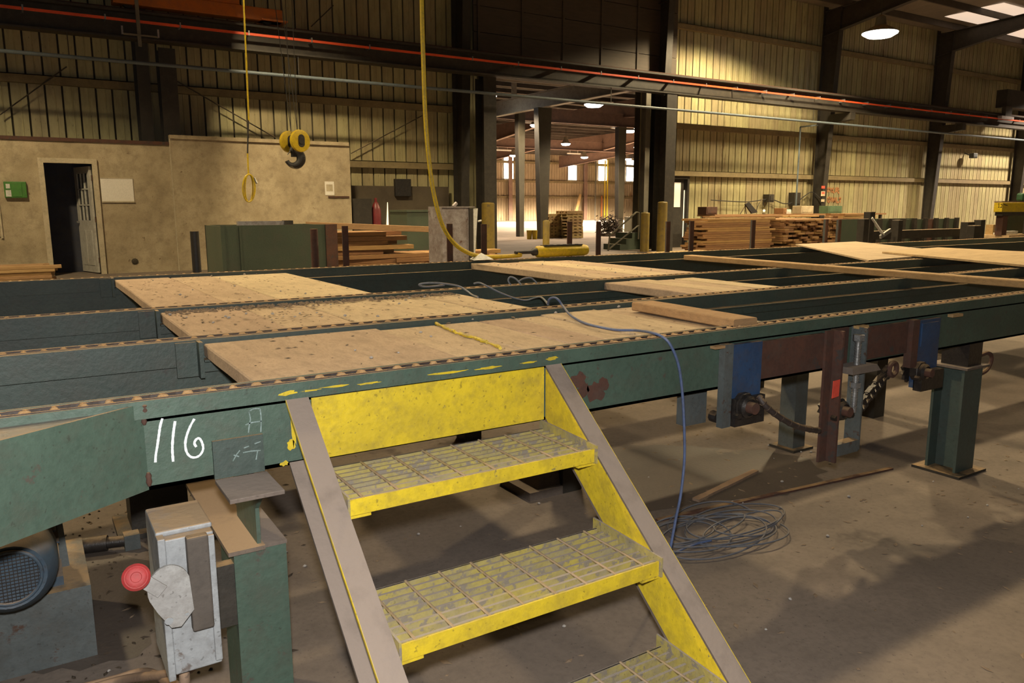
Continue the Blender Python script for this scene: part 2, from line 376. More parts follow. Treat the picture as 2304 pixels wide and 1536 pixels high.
leafbox(MB(), .66, .70, .93, .97, .04, .09).build('door_knob', M['bright_steel'], leaf)
# second door, right of the opening
d3 = bpy.data.objects.new('door_3', None); C.objects.link(d3); d3.location = (16.77, WY, 0); struct(d3, 'dark door with a lit glass pane right of the opening', 'door')
MB().box(16.42, 16.5, WY-.08, WY+.1, 0, 2.1).box(17.04, 17.12, WY-.08, WY+.1, 0, 2.1).box(16.5, 17.04, WY-.08, WY+.1, 2.02, 2.1).build('door_frame', M['dark_steel'], d3)
MB().box(16.5, 16.96, WY, WY+.05, 0, 1.2).box(16.5, 16.56, WY, WY+.05, 1.2, 2.02).box(16.85, 16.96, WY, WY+.05, 1.2, 2.02).box(16.56, 16.85, WY, WY+.05, 1.92, 2.02).build('door_leaf', M['dark_steel'], d3)
MB().box(16.56, 16.85, WY+.01, WY+.03, 1.2, 1.92).build('pane', M['door_glow'], d3)
MB().box(17.0, 17.02, WY+.01, WY+.03, .3, 1.7).build('daylight_gap', M['slit_light'], d3)

# --- roof
ROOF = lambda Y: 7.66 + .055*(17.2-Y)
ce = struct(MB().hexa([(-6,17.4,ROOF(17.4)),(48,17.4,ROOF(17.4)),(48,-6,ROOF(-6)),(-6,-6,ROOF(-6)),(-6,17.4,ROOF(17.4)+.05),(48,17.4,ROOF(17.4)+.05),(48,-6,ROOF(-6)+.05),(-6,-6,ROOF(-6)+.05)]).build('ceiling', M['roof'], base=(0,0,7.6)), 'sheet steel roof over dark purlins', 'ceiling')
y = 16.4
while y > 4:
    z = ROOF(y)-.11; MB().box(-5, 47, y-.03, y+.03, z-.1, z+.1).build('purlin', M['purlin'], ce); y -= 1.5
for (q) in (((2125,38),(2200,28),(2222,52),(2160,65)), ((2205,32),(2262,20),(2300,32),(2240,45)), ((2262,75),(2304,66),(2304,78),(2262,92))):
    P = [PZ(a, b, 7.68) for a, b in q]; cx = sum((p.x for p in P))/4; cy = sum((p.y for p in P))/4
    MB().box(cx-1.1, cx+1.1, cy-.62, cy+.62, ROOF(cy)-.012, ROOF(cy)-.002).build('skylight', M['skylight'], ce)

# --- frame columns and rafters
LBL = ['dark frame column above the office roof, left of the hook', 'dark frame column on the left side of the opening', 'dark frame column on the right side of the opening', 'dark frame column right of the lumber door, below the first rafter', 'dark frame column below the second visible rafter', 'dark frame column near the right edge of the picture', 'dark frame column farthest along the ribbed wall']
for i, cx in enumerate(COLX):
    t = thing('frame_column', LBL[i], 'column', (cx, 17.0, 0), 'dark frame columns')
    mb = MB()
    f0, f1 = 16.78, 16.45           # tapered: deeper towards the top
    for s in (1,):
        mb.hexa([(cx-.11,f0,0),(cx+.11,f0,0),(cx+.11,f0+.02,0),(cx-.11,f0+.02,0),(cx-.11,f1,7.5),(cx+.11,f1,7.5),(cx+.11,f1+.02,7.5),(cx-.11,f1+.02,7.5)])
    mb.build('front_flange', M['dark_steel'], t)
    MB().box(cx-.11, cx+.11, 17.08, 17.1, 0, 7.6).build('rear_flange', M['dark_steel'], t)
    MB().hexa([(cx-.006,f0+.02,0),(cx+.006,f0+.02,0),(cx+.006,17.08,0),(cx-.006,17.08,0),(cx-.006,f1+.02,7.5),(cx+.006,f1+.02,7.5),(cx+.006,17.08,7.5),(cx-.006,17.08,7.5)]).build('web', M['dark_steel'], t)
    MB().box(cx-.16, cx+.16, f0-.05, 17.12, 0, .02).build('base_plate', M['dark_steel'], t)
    if i >= 3:
        MB().hexa([(cx-.12,15.85,3.95),(cx+.12,15.85,3.95),(cx+.12,16.7,3.85),(cx-.12,16.7,3.85),(cx-.12,15.85,4.17),(cx+.12,15.85,4.17),(cx+.12,16.7,4.17),(cx-.12,16.7,4.17)]).build('runway_bracket', M['dark_steel'], t)
    tr = thing('roof_rafter', ['dark tapered rafter over the office, above the frame','dark tapered rafter above the left opening column','dark tapered rafter above the right opening column','nearer dark rafter rising left of the bright lamp','farther dark rafter rising right of the bright lamp','dark rafter at the right edge by the skylights','dark rafter farthest along the roof'][i], 'rafter', (cx, 17.0, 6.7), 'roof rafters')
    def rq(Y): return ROOF(Y)-.22
    bot = [(17.1,6.68),(16.45,6.8),(14.2,7.17),(11,7.46),(4,7.85)]
    poly = [(cx-.008, y_, z_) for y_, z_ in bot]+[(cx-.008, 4, rq(4)), (cx-.008, 17.1, rq(17.1))]
    MB().prism(poly, (.016, 0, 0)).build('web', M['dark_steel'], tr)
    fb = MB()
    for (a, b), (c_, d_) in zip(bot[:-1], bot[1:]): fb.bar((cx, a, b), (cx, c_, d_), .2, .02)
    fb.build('lower_flange', M['dark_steel'], tr)
    MB().bar((cx, 17.1, rq(17.1)), (cx, 4, rq(4)), .2, .02).build('upper_flange', M['dark_steel'], tr)
# grey and brown columns beside the opening, runway columns
def hcol(name, label, cx, cy, bwd, dp, z1, mt, flw=.02):
    t = thing(name, label, 'column', (cx, cy, 0), 'runway and opening columns')
    MB().box(cx-bwd/2, cx+bwd/2, cy-dp/2, cy-dp/2+flw, 0, z1).build('front_flange', mt, t)
    MB().box(cx-bwd/2, cx+bwd/2, cy+dp/2-flw, cy+dp/2, 0, z1).build('rear_flange', mt, t)
    MB().box(cx-.008, cx+.008, cy-dp/2+flw, cy+dp/2-flw, 0, z1).build('web', mt, t)
    return t
hcol('runway_column', 'short dark runway column rising behind the office wall corner', 2.66, 16.62, .30, .36, 4.18, M['dark_steel'])
hcol('runway_column', 'dark runway column behind the galvanised cabinet', 9.55, 16.3, .34, .4, 4.18, M['dark_steel'])
hcol('runway_column', 'dark runway column behind the tall yellow bollard', 15.08, 16.1, .36, .45, 4.18, M['dark_steel'])
hcol('opening_jamb_column', 'grey column forming the right jamb of the opening', 15.12, 16.95, .17, .2, 4.6, M['grey_column'])
hcol('opening_jamb_column', 'brown column beside the dark door right of the opening', 15.93, 16.9, .2, .2, 4.18, M['girt'])
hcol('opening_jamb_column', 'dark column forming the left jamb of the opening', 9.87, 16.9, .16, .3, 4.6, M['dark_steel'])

# --- crane runway, conductor bar, pipe, end truck
t = thing('crane_runway_beam', 'long dark crane runway beam crossing the whole wall', 'beam', (20, 16, 4.18))
MB().box(-5, 46, 15.86, 16.14, 4.18, 4.21).build('lower_flange', M['dark_steel'], t)
MB().box(-5, 46, 15.99, 16.01, 4.21, 4.62).build('web', M['dark_steel'], t)
MB().box(-5, 46, 15.83, 16.17, 4.62, 4.66).build('upper_flange', M['dark_steel'], t)
MB().box(-5, 46, 15.97, 16.03, 4.66, 4.71).build('crane_rail', M['rust'], t)
t = thing('conductor_bar', 'thin orange-red conductor bar running along the runway beam', 'conductor bar', (20, 15.8, 4.43))
MB().box(-5, 46, 15.785, 15.815, 4.445, 4.49).build('bar', M['red_bar'], t)
me = MB().box(-.012, .012, -.02, .2, -.03, .06).mesh('hanger'); me.materials.append(M['bright_steel'])
for i in range(40): inst('hanger', me, t, (-24.5+i*1.22, 0, .04))
t = thing('overhead_pipe', 'long blue-grey air pipe hung below the runway beam', 'pipe', (20, 15.9, 3.76))
MB().cyl((-5,15.9,3.78), (46,15.9,3.78), .035, 10).build('pipe', M['blue_pipe'], t, smooth=True)
for i in range(12): MB().box(-3+i*4-.008, -3+i*4+.008, 15.895, 15.905, 3.8, 4.18).build('hanger_strap', M['dark_steel'], t)
t = thing('drop_pipe', 'thin blue pipe dropping down the ribbed wall to the bench', 'pipe', (21.9, 16.9, 0))
a = PY(1802, 270, 16.58); b = a; MB().cyl((a.x,16.58,1.1), (a.x,16.58,3.7), .025, 8).build('pipe', M['blue_pipe'], t); MB().bar((a.x,16.58,3.7), (a.x,15.94,3.7), .04, .04).build('branch', M['blue_pipe'], t); MB().cyl((a.x,16.58,.983), (a.x,16.58,1.1), .05, 8).build('valve', M['blue_pipe'], t)
t = thing('crane_end_truck', 'orange crane end truck sitting on the runway beam', 'crane', (3.2, 16, 4.71))
MB().box(1.75, 4.72, 15.85, 16.15, 4.76, 4.99).build('truck_frame', M['orange'], t, bevel=.01)
MB().box(4.3, 4.8, 15.8, 16.2, 4.76, 4.79).build('bumper_plate', M['orange'], t)
for xx in (2.0, 4.45): MB().cyl((xx,15.95,4.8), (xx,16.05,4.8), .09, 16).build('wheel', M['dark_steel'], t)
MB().box(2.4, 3.9, 8, 15.85, 5.1, 5.75).build('bridge_girder', M['orange'], t)
MB().box(2.4, 3.9, 15.8, 16.1, 4.99, 5.5).build('girder_seat', M['orange'], t)
a = PY(315, 105, 15.7)
t = thing('current_collector', 'pale vertical collector arm hanging in front of the runway', 'collector', (a.x, 15.7, a.z))
MB().box(a.x-.03, a.x+.03, 15.68, 15.72, a.z, 4.95).build('post', M['grey_column'], t)
MB().box(a.x-.28, a.x+.32, 15.66, 15.7, 4.2, 4.225).build('cross_arm', M['grey_column'], t)
for s in (-.27, .31): MB().box(a.x+s-.015, a.x+s+.015, 15.65, 15.71, 4.2, 4.34).build('shoe', M['bright_steel'], t)
t = thing('collector_carriage', 'second crane collector carriage at the right end of the conductor', 'collector', (31, 15.8, 4.3))
a = PY(2262, 262, 15.7)
MB().box(a.x-.45, a.x+.45, 15.6, 15.75, a.z-.1, a.z).build('plate', M['galv'], t); MB().box(a.x-.2, a.x+.25, 15.6, 15.75, a.z, a.z+.35).build('arm', M['dark_steel'], t)
MB().box(a.x+.0, a.x+2.2, 15.7, 16.1, a.z+.35, a.z+1.0).build('carriage_body', M['dark_steel'], t)

# --- high bay lamps
def lamp(x, y, z, label, power, spot=2.35, group=None, col=LAMP, r=.40, lens='lens'):
    t = thing('high_bay_lamp', label, 'lamp', (x, y, z), group)
    MB().lathe((x,y,z), (0,0,1), [(.06,-.10),(r*.7,-.085),(r,0),(r,.03)], 24).build('lens_bowl', M[lens], t, smooth=True)
    MB().lathe((x,y,z), (0,0,1), [(r*1.04,.025),(r*1.02,.05),(.16,.22),(.12,.45),(.05,.5)], 24).build('reflector', M['grey_column'], t, smooth=True)
    MB().cyl((x,y,z+.5), (x,y,ROOF(y)-.02 if y < 17 else 6.53-(y-17.5)*.35/44.5), .012, 6).build('hanger_rod', M['dark_steel'], t)
    ld = bpy.data.lights.new('lamp_light', 'SPOT'); ld.energy = power; ld.color = col; ld.spot_size = spot; ld.spot_blend = .28; ld.shadow_soft_size = .25
    lo = bpy.data.objects.new('lamp_light', ld); C.objects.link(lo); lo.parent = t; lo.location = (0, 0, -.13)
    return t
p = PZ(1980, 76, 6.0)
lamp(p.x, p.y, 6.0, 'bright high-bay lamp hanging below the roof beside the dark rafters', 1300, 2.5, None, LAMP, .47)
for (x, y, pw, sz, cl) in ((17.2, 14.2, 3300, 2.62, LAMP), (4, 12.2, 2500, 2.2, LAMP), (11.5, 12.5, 700, 1.9, LAMP), (-2, 11, 2200, 2.27, LAMP), (24.5, 10.2, 4200, 2.35, LAMP), (4.5, 6.5, 1500, 2.2, LAMP), (10.5, 6.5, 2300, 2.3, LAMP), (-4, 6.5, 1600, 2.2, LAMP), (19, 7, 1800, 2.3, LAMP), (36, 12.2, 9000, 2.45, (1,.80,.6)), (9, 1.5, 700, 2.2, LAMP)):  # the whiter far-right one is added in place of daylight from that side
    lamp(x, y, 6.9, 'unseen high-bay lamp hanging from the roof over the hall', pw, sz, 'hall lamps above the picture', cl, .4, 'lens_dim')

# ================================================================== SECOND HALL through the opening
FY = 62.0
fb = MB(); x = 20; pts = []
while x < 66:
    pts += [(x,0),(x+.16,0),(x+.18,-.05),(x+.26,-.05),(x+.28,0)]; x += .3
k = len(pts); fb.add([(a, FY+b, 0) for a, b in pts]+[(a, FY+b, 6.3) for a, b in pts], [(i,i+1,k+i+1,k+i) for i in range(k-1)])
wf = struct(fb.build('wall_far', M['far_panel'], base=(45, FY, 0)), 'ribbed far wall of the second hall', 'wall')
for z in (2.15, 3.6, 5.35): MB().box(20, 66, FY-.25, FY-.06, z-.1, z+.1).build('girt', M['girt'], wf)
MB().box(16.5, 66, FY+.02, FY+.1, 0, 9).build('backing', M['seam'], wf)
WN = [((428,1018),(530,1290)), ((1170,1045),(1270,1303)), ((1518,1088),(1612,1310)), ((1840,1103),(1935,1320))]
for i, (a, b) in enumerate(WN):
    A = PY(1050+a[0]/5.12, 150+a[1]/5.12, FY-.1); B = PY(1050+b[0]/5.12, 150+b[1]/5.12, FY-.1)
    wn = bpy.data.objects.new('window_%d' % (i+1), None); C.objects.link(wn); wn.location = ((A.x+B.x)/2, FY-.1, B.z)
    struct(wn, ['leftmost', 'second', 'third', 'rightmost'][i]+' tall daylit window of the far wall', 'window')
    zt = 5.9; zb = 3.83; x0 = A.x; x1 = x0+1.02
    for q0, q1 in ((zb, 5.2), (5.28, zt)): MB().box(x0, x1, FY-.1, FY-.08, q0, q1).build('pane', M['daylight'], wn)
    MB().box(x0-.06, x0, FY-.14, FY-.05, zb-.06, zt+.06).box(x1, x1+.06, FY-.14, FY-.05, zb-.06, zt+.06).box(x0, x1, FY-.14, FY-.05, zb-.06, zb).box(x0, x1, FY-.14, FY-.05, zt, zt+.06).box(x0, x1, FY-.14, FY-.05, 5.2, 5.28).build('window_frame', M['girt'], wn)
# roof of the second hall
c2 = struct(MB().hexa([(6,17.5,6.55),(66,17.5,6.55),(66,FY,6.2),(6,FY,6.2),(6,17.5,6.6),(66,17.5,6.6),(66,FY,6.25),(6,FY,6.25)]).build('ceiling_second_hall', M['roof'], base=(36,40,6.2)), 'sheet roof of the second hall', 'ceiling')
y = 18.5
while y < FY-.5:
    z = 6.55-(y-17.5)*.35/44.5-.1; MB().box(7, 65, y-.035, y+.035, z-.1, z+.08).build('purlin', M['purlin'], c2); y += 1.5
# tapered columns standing in the second hall
def tcol(px, py, label, mt, wb=.22, wt=.42, top=5.3, dp=.3):
    b = PZ(px, py, 0); t = thing('tapered_column', label, 'column', b, 'columns of the second hall')
    x, y = b.x, b.y
    MB().hexa([(x-wb/2,y-dp/2,0),(x+wb/2,y-dp/2,0),(x+wb/2,y-dp/2+.02,0),(x-wb/2,y-dp/2+.02,0),(x-wt/2,y-dp/2,top),(x+wt/2,y-dp/2,top),(x+wt/2,y-dp/2+.02,top),(x-wt/2,y-dp/2+.02,top)]).build('front_plate', mt, t)
    MB().hexa([(x-wb/2,y-dp/2+.02,0),(x-wb/2+.03,y-dp/2+.02,0),(x-wb/2+.03,y+dp/2,0),(x-wb/2,y+dp/2,0),(x-wt/2,y-dp/2+.02,top),(x-wt/2+.03,y-dp/2+.02,top),(x-wt/2+.03,y+dp/2,top),(x-wt/2,y+dp/2,top)]).build('left_flange', M['dark_steel'], t)  # left side darker than the rest: its shade is put into the colour
    MB().hexa([(x+wb/2-.03,y-dp/2+.02,0),(x+wb/2,y-dp/2+.02,0),(x+wb/2,y+dp/2,0),(x+wb/2-.03,y+dp/2,0),(x+wt/2-.03,y-dp/2+.02,top),(x+wt/2,y-dp/2+.02,top),(x+wt/2,y+dp/2,top),(x+wt/2-.03,y+dp/2,top)]).build('right_flange', mt, t)
    return b
M['b2col'] = mat('dusty_green_column', (.13,.115,.075), (.09,.08,.05), 2, rough=.6)
b1 = tcol(1220, 537, 'thick tapered column behind the yellow buckets', M['b2col'], .28, .62, 4.895)
b2 = tcol(1170, 532, 'slim column left of the thick tapered column', M['b2col'], .2, .32, 5.0)
b3 = tcol(1392, 522, 'tapered column behind the brush pile', M['b2col'], .26, .46, 4.97)
M['b2raf'] = mat('pale_grey_rafter', (.42,.38,.30), (.34,.30,.23), 3, rough=.6)
for i, (x, m_) in enumerate(((b1.x, 'grey_column'), (b3.x+.2, 'pink_steel'), (34.5, 'pink_steel'), (44, 'pink_steel'))):
    t = thing('hall_rafter', ['pale rafter crossing above the thick tapered column', 'primer-red rafter above the brush pile column', 'primer-red rafter farther back in the second hall', 'farthest primer-red rafter of the second hall'][i], 'rafter', (x, 40, 5.1), 'rafters of the second hall')
    if i == 0:
        MB().box(x-.01, x+.01, 17.6, 61.4, 4.93, 5.45).build('web', M['b2raf'], t); MB().box(x-.14, x+.14, 17.6, 61.4, 4.90, 4.93).build('lower_flange', M['b2raf'], t); MB().box(x-.14, x+.14, 17.6, 61.4, 5.45, 5.48).build('upper_flange', M['b2raf'], t)
        for k_ in range(8): MB().box(x-.12, x+.12, 19+k_*4, 19.03+k_*4, 5.48, 6.08).build('roof_strut', M['b2raf'], t)
        continue
    MB().prism([(x-.01,17.6,5.9),(x-.01,21,5.5),(x-.01,24.5,5.05),(x-.01,28,5.35),(x-.01,36,5.75),(x-.01,43,5.05),(x-.01,50,5.7),(x-.01,61.4,4.9),(x-.01,61.4,5.98),(x-.01,17.6,6.31)], (.02,0,0)).build('web', M[m_], t)
    fbm = MB(); bt = [(17.6,5.9),(21,5.5),(24.5,5.05),(28,5.35),(36,5.75),(43,5.05),(50,5.7),(61.4,4.9)]
    for (a, b), (c_, d_) in zip(bt[:-1], bt[1:]): fbm.bar((x,a,b), (x,c_,d_), .24, .025)
    fbm.build('lower_flange', M[m_], t)
for i, (y, z) in enumerate(((b3.y, 5.0), (43, 5.0))):
    t = thing('hall_girder', ['primer-red girder spanning sideways across the second hall', 'farther primer-red girder of the second hall'][i], 'girder', (35, y, z), 'girders of the second hall')
    MB().box(10, 64, y-.01, y+.01, z, z+.55).build('web', M['pink_steel'], t); MB().box(10, 64, y-.12, y+.12, z+.55, z+.575).build('upper_flange', M['pink_steel'], t); MB().box(10, 64, y-.12, y+.12, z-.025, z).build('lower_flange', M['pink_steel'], t)
for i, xx in enumerate((27.5, 38.6, 47.3, 55)):
    t = thing('far_wall_column', ['column of the far wall hidden beside the opening', 'column of the far wall right of the leftmost window', 'column of the far wall right of the second window', 'column of the far wall right of the last window'][i], 'column', (xx, FY-.4, 0), 'far wall columns')
    MB().box(xx-.2, xx+.2, FY-.55, FY-.53, 0, 6).build('front_flange', M['pink_steel'], t); MB().box(xx-.01, xx+.01, FY-.53, FY-.1, 0, 6).build('web', M['pink_steel'], t)
LP2 = [(1100,217,5.4),(1336,236,5.4),(1206,282,5.3),(1417,295,5.3),(1273,324,5.2),(1436,332,5.2),(1155,350,5.2),(1315,354,5.2),(1413,358,5.2)]
lab2 = ['lamp at the left edge of the opening, highest in second hall','large rectangular lamp high in the middle of the opening','lamp half hidden left of the thick tapered column','lamp right of centre above the brush pile column','lamp right of the thick tapered column, above the second window','lamp at the right edge of the opening','lamp just above the leftmost far window','lamp between second and third far windows','lamp just above the rightmost far window']
for i, (x, y, z) in enumerate(LP2):
    p = PZ(x, y, z); lamp(p.x, p.y, z, lab2[i], 2200 if p.y < 40 else 20000, 2.6, 'lamps of the second hall', (1,.78,.52), .30 if i != 1 else .4, 'lens_far')
for i, (x, y) in enumerate(((22,22),(30,35),(46.8,50))):
    lamp(x, y, 5.6, 'lamp of the second hall hidden behind the opening frame', (2500, 9000, 22000)[i], 2.6, 'hidden lamps of the second hall', (1,.78,.52), .3, 'lens_far')
# fluorescent battens
for i, ((xa,ya),(xb,yb)) in enumerate((((1165,273),(1205,277)),((1113,337),(1146,339)),((1376,287),(1400,291)),((1277,345),(1308,346)))):
    a, b = PZ(xa, ya, 5.7), PZ(xb, yb, 5.7); zr = 6.53-(a.y-17.5)*.35/44.5
    mb = MB().bar(a, (b.x, a.y, a.z), .15, .1)
    for q in (.2, .8): mb.box(a.x+(b.x-a.x)*q-.01, a.x+(b.x-a.x)*q+.01, a.y-.01, a.y+.01, a.z, zr)
    tag(mb.build('batten_light', M['white_plastic']), ['unlit white batten left of the thick tapered column','unlit white batten above the leftmost window','unlit white batten by the brush pile column','unlit white batten above the second window'][i], 'light batten', 'unlit battens')

# ================================================================== CHAIN TRANSFER DECK
LK = .0505
RAILY = [1.785, 2.555, 3.42, 5.145]
RAILX = [(-.55, 6.2), (-.6, 8.4), (-.65, 9.5), (-.75, 12.0)]
rail_lab = ['front green chain rail with the chalked number, nearest the camera', 'second green chain rail from the front of the deck', 'third green chain rail from the front of the deck', 'rearmost green chain rail with the yellow pendant on it']
# one chain link (barrel + two side bars), dust sits on the upward faces by the material
lm = MB()
lm.cyl((0,-.014,0), (0,.014,0), .0095, 10)
for s in (-1, 1):
    lm.hexa([(-.004,s*.014-.0022,-.0095),(.030,s*.019-.0022,-.0095),(.030,s*.019+.0022,-.0095),(-.004,s*.014+.0022,-.0095),(-.004,s*.014-.0022,.0095),(.030,s*.019-.0022,.0095),(.030,s*.019+.0022,.0095),(-.004,s*.014+.0022,.0095)])
    lm.hexa([(.030,s*.019-.0022,-.0095),(.060,s*.019-.0022,-.0095),(.060,s*.019+.0022,-.0095),(.030,s*.019+.0022,-.0095),(.030,s*.019-.0022,.0095),(.060,s*.019-.0022,.0095),(.060,s*.019+.0022,.0095),(.030,s*.019+.0022,.0095)])
lm.cyl((.0505,-.024,0), (.0505,.024,0), .0055, 8)
link_me = lm.mesh('link'); link_me.materials.append(M['chain'])
# dust heaped between the links on each barrel
dm = MB().lathe((0,0,0), (0,0,1), [(.0100,-.004),(.0092,.0),(.0065,.0022),(.002,.003)], 10); dm_me = dm.mesh('dust_heap', smooth=True); M['sawdust'] = mat('sawdust', (.46,.30,.15), (.38,.24,.12), 30, rough=1); dm_me.materials.append(M['sawdust'])
rails = []
for i, (yc, (x0, x1)) in enumerate(zip(RAILY, RAILX)):
    t = thing('chain_rail', rail_lab[i], 'conveyor rail', ((x0+x1)/2, yc, .5), 'rails of the transfer deck'); rails.append(t)
    zb = .604 if i == 0 else .50
    g = M['green'] if i == 0 else M['green2']
    # track channel with lips
    MB().box(x0, x1, yc-.043, yc+.043, .770, .782).box(x0, x1, yc-.043, yc-.037, .782, .803).box(x0, x1, yc+.037, yc+.043, .782, .800).build('chain_track', g, t)
    if i: MB().box(x0, x1, yc-.056, yc-.0435, .722, .802).build('track_skirt', g, t)
    else: MB().box(x0, x1, yc-.043, yc-.030, .764, .770).build('track_skirt', g, t)
    mb = MB()
    yo = 0 if i == 0 else .012
    mb.box(x0, x1, yc-.030+yo, yc-.022+yo, zb, .770).box(x0, x1, yc-.030, yc+.035, zb, zb+.009).box(x0, x1, yc-.030, yc+.035, .755, .764)
    mb.build('side_channel', g, t)
    if i:      # ledge the planks rest on
        MB().box(.44, x1, yc-.100, yc-.057, .738, .744).box(.44, x1, yc-.063, yc-.057, .700, .738).build('plank_ledge', g, t)
        MB().box(.425, .437, yc-.105, yc-.0565, .690, .800).build('end_bracket', g, t); MB().box(.365, .425, yc-.066, yc-.0565, .690, .797).build('bracket_plate', g, t)
        MB().box(.44, x1, yc+.045, yc+.09, .738, .744).build('rear_ledge', g, t) if i < 3 else None
    else:
        MB().box(.44, x1, yc+.043, yc+.09, .738, .744).build('rear_ledge', g, t)
    # legs under the rear rails
    if i:
        for lx in (-.35, 1.9, 4.1, 6.4):
            if lx < x1: MB().box(lx-.05, lx+.05, yc-.02, yc+.07, 0, zb).build('leg', M['dark_steel'], t)
    else:
        MB().box(4.6, 4.7, yc-.03, yc+.06, 0, zb).build('leg', M['dark_steel'], t)
    tc = thing('conveyor_chain', ['dusty steel drag chain on the front rail', 'dusty steel drag chain on the second rail', 'dusty steel drag chain on the third rail', 'dusty steel drag chain on the rearmost rail'][i], 'chain', (x0, yc, .7825), 'drag chains')
    nl = min(298, int((min(x1, [4.6,7.2,9.2,11.5][i])-x0)/LK))
    for k in range(nl):
        inst('link', link_me, tc, (.02+k*LK, 0, .0098))
        if k*LK+x0 < 3.2 or k % 2 == 0:
            o = inst('dust_heap', dm_me, tc, (.02+k*LK+R.uniform(-.004,.004), R.uniform(-.004,.004), .0185), scale=(R.uniform(.7,1.25), R.uniform(.6,1.1), R.uniform(.5,1.3)))
# wear-strip / dust line between
front = rails[0]
# flared infeed plate on the left
f0, f1 = Vector((.183,1.752,0)), Vector((-.55,1.33,0))
mb = MB(); n_ = Vector((0,.008,0))
mb.hexa([f0+Vector((0,0,.606)), f1+Vector((0,0,.590)), f1+n_+Vector((0,0,.590)), f0+n_+Vector((0,0,.606)), f0+Vector((0,0,.795)), f1+Vector((0,0,.79)), f1+n_+Vector((0,0,.79)), f0+n_+Vector((0,0,.795))])
mb.build('flared_plate', M['green'], front)
mb = MB().hexa([f0+Vector((.0,.01,.784)), f1+Vector((0,.01,.775)), (-.55,1.742,.775), (.183,1.756,.784), f0+Vector((.0,.01,.788)), f1+Vector((0,.01,.779)), (-.55,1.742,.779), (.183,1.756,.788)])
M['bluetray'] = mat('worn_blue_steel', (.13,.16,.18), (.20,.17,.13), 9, rough=.45, dust=.35, dustcol=(.36,.25,.15))
mb.build('infeed_tray', M['bluetray'], front)
wm = MB()
for (px, py, r, h_) in ((325,918,.008,.018),(324,945,.006,.012),(335,1078,.0065,.022)):
    p = PY(px, py, 1.748); wm.lathe((p.x, p.y, p.z-h_/2), (0,0,1), [(r*.5,-.004),(r,h_*.25),(r*.8,h_*.6),(r,h_*.85),(r*.5,h_+.004)], 10)
wm.build('weld_bead', M['rust'], front, smooth=True)
# chalk number 116 and the faint scribbles
CY = 1.7535
def cpt(px, py): p = PY(px, py, CY); return Vector((p.x, CY, p.z))
def crop(x, y): return (300+x/5.76, 860+y/5.76)
def ribbon(mb, pts, wd, th=.0012):
    P = [cpt(*crop(*q)) for q in pts]; P = smooth_path(P, 6) if len(P) > 2 else P
    nn = len(P); vs = []
    for i in range(nn):
        d = (P[min(i+1,nn-1)]-P[max(i-1,0)]); d.y = 0; d = d.normalized(); s = Vector((d.z,0,-d.x))*wd/2*R.uniform(.85,1.12)
        vs += [P[i]-s-Vector((0,th,0)), P[i]+s-Vector((0,th,0))]
    mb.add(vs, [(2*i,2*i+2,2*i+3,2*i+1) for i in range(nn-1)])
mb = MB()
ribbon(mb, [(375,465),(348,560),(330,680),(310,820),(290,940),(285,1035)], .0052)
ribbon(mb, [(540,500),(522,620),(508,760),(505,880),(515,1025)], .0054)
ribbon(mb, [(790,470),(735,570),(690,690),(672,800),(690,900),(740,960),(810,968),(870,930),(903,860),(890,780),(855,725),(815,735),(790,785),(815,835)], .0052)
mb.build('chalk_number', M['chalk'], front)
mb = MB()
for q in ([(1495,375),(1515,470),(1500,560),(1490,650)], [(1640,340),(1655,470),(1650,640)], [(1450,550),(1530,520),(1660,500)], [(1495,375),(1560,340),(1640,340)]): ribbon(mb, q, .0028)
mb.build('chalk_letter', M['chalk_faint'], front)
# yellow overspray smears round the stair
def smear(px, py, w_, h_, nm='paint_smear', parent=front, Yp=1.7405):
    p = PY(px, py, Yp); k = 14; vs = [Vector((p.x, Yp, p.z))]
    for i in range(k):
        a_ = 2*math.pi*i/k; rr = R.uniform(.55, 1.1); vs.append(Vector((p.x+math.cos(a_)*w_/2*rr, Yp, p.z+math.sin(a_)*h_/2*rr)))
    MB().add(vs, [(0,1+(i+1)%k,1+i) for i in range(k)]).build(nm, M['yellow'], parent)
smear(648,884,.05,.012); smear(1242,806,.05,.014); smear(660,965,.016,.10,Yp=1.7535); smear(655,1000,.022,.03,Yp=1.7535); smear(640,1042,.025,.014,Yp=1.7535)
smear(760,868,.10,.006); smear(830,862,.07,.006); smear(1010,838,.13,.008); smear(1100,827,.09,.008); smear(1190,815,.06,.006); smear(700,878,.05,.006)
p = PY(1320, 872, 1.7535); k = 18
for (px, py, a_, b_) in ((1300,858,.065,.06),(1340,880,.085,.07),(1358,862,.05,.05),(1312,880,.06,.05)):
    RYp = 1.7536-.0004*(px % 7); p = PY(px, py, RYp); vs = [Vector((p.x, RYp, p.z))]
    for i in range(k): q = 2*math.pi*i/k; rr = R.uniform(.6,1.05); vs.append(Vector((p.x+math.cos(q)*a_/2*rr, RYp, p.z+math.sin(q)*b_/2*rr)))
    MB().add(vs, [(0,1+(i+1)%k,1+i) for i in range(k)]).build('rust_patch', M['rust'], front)

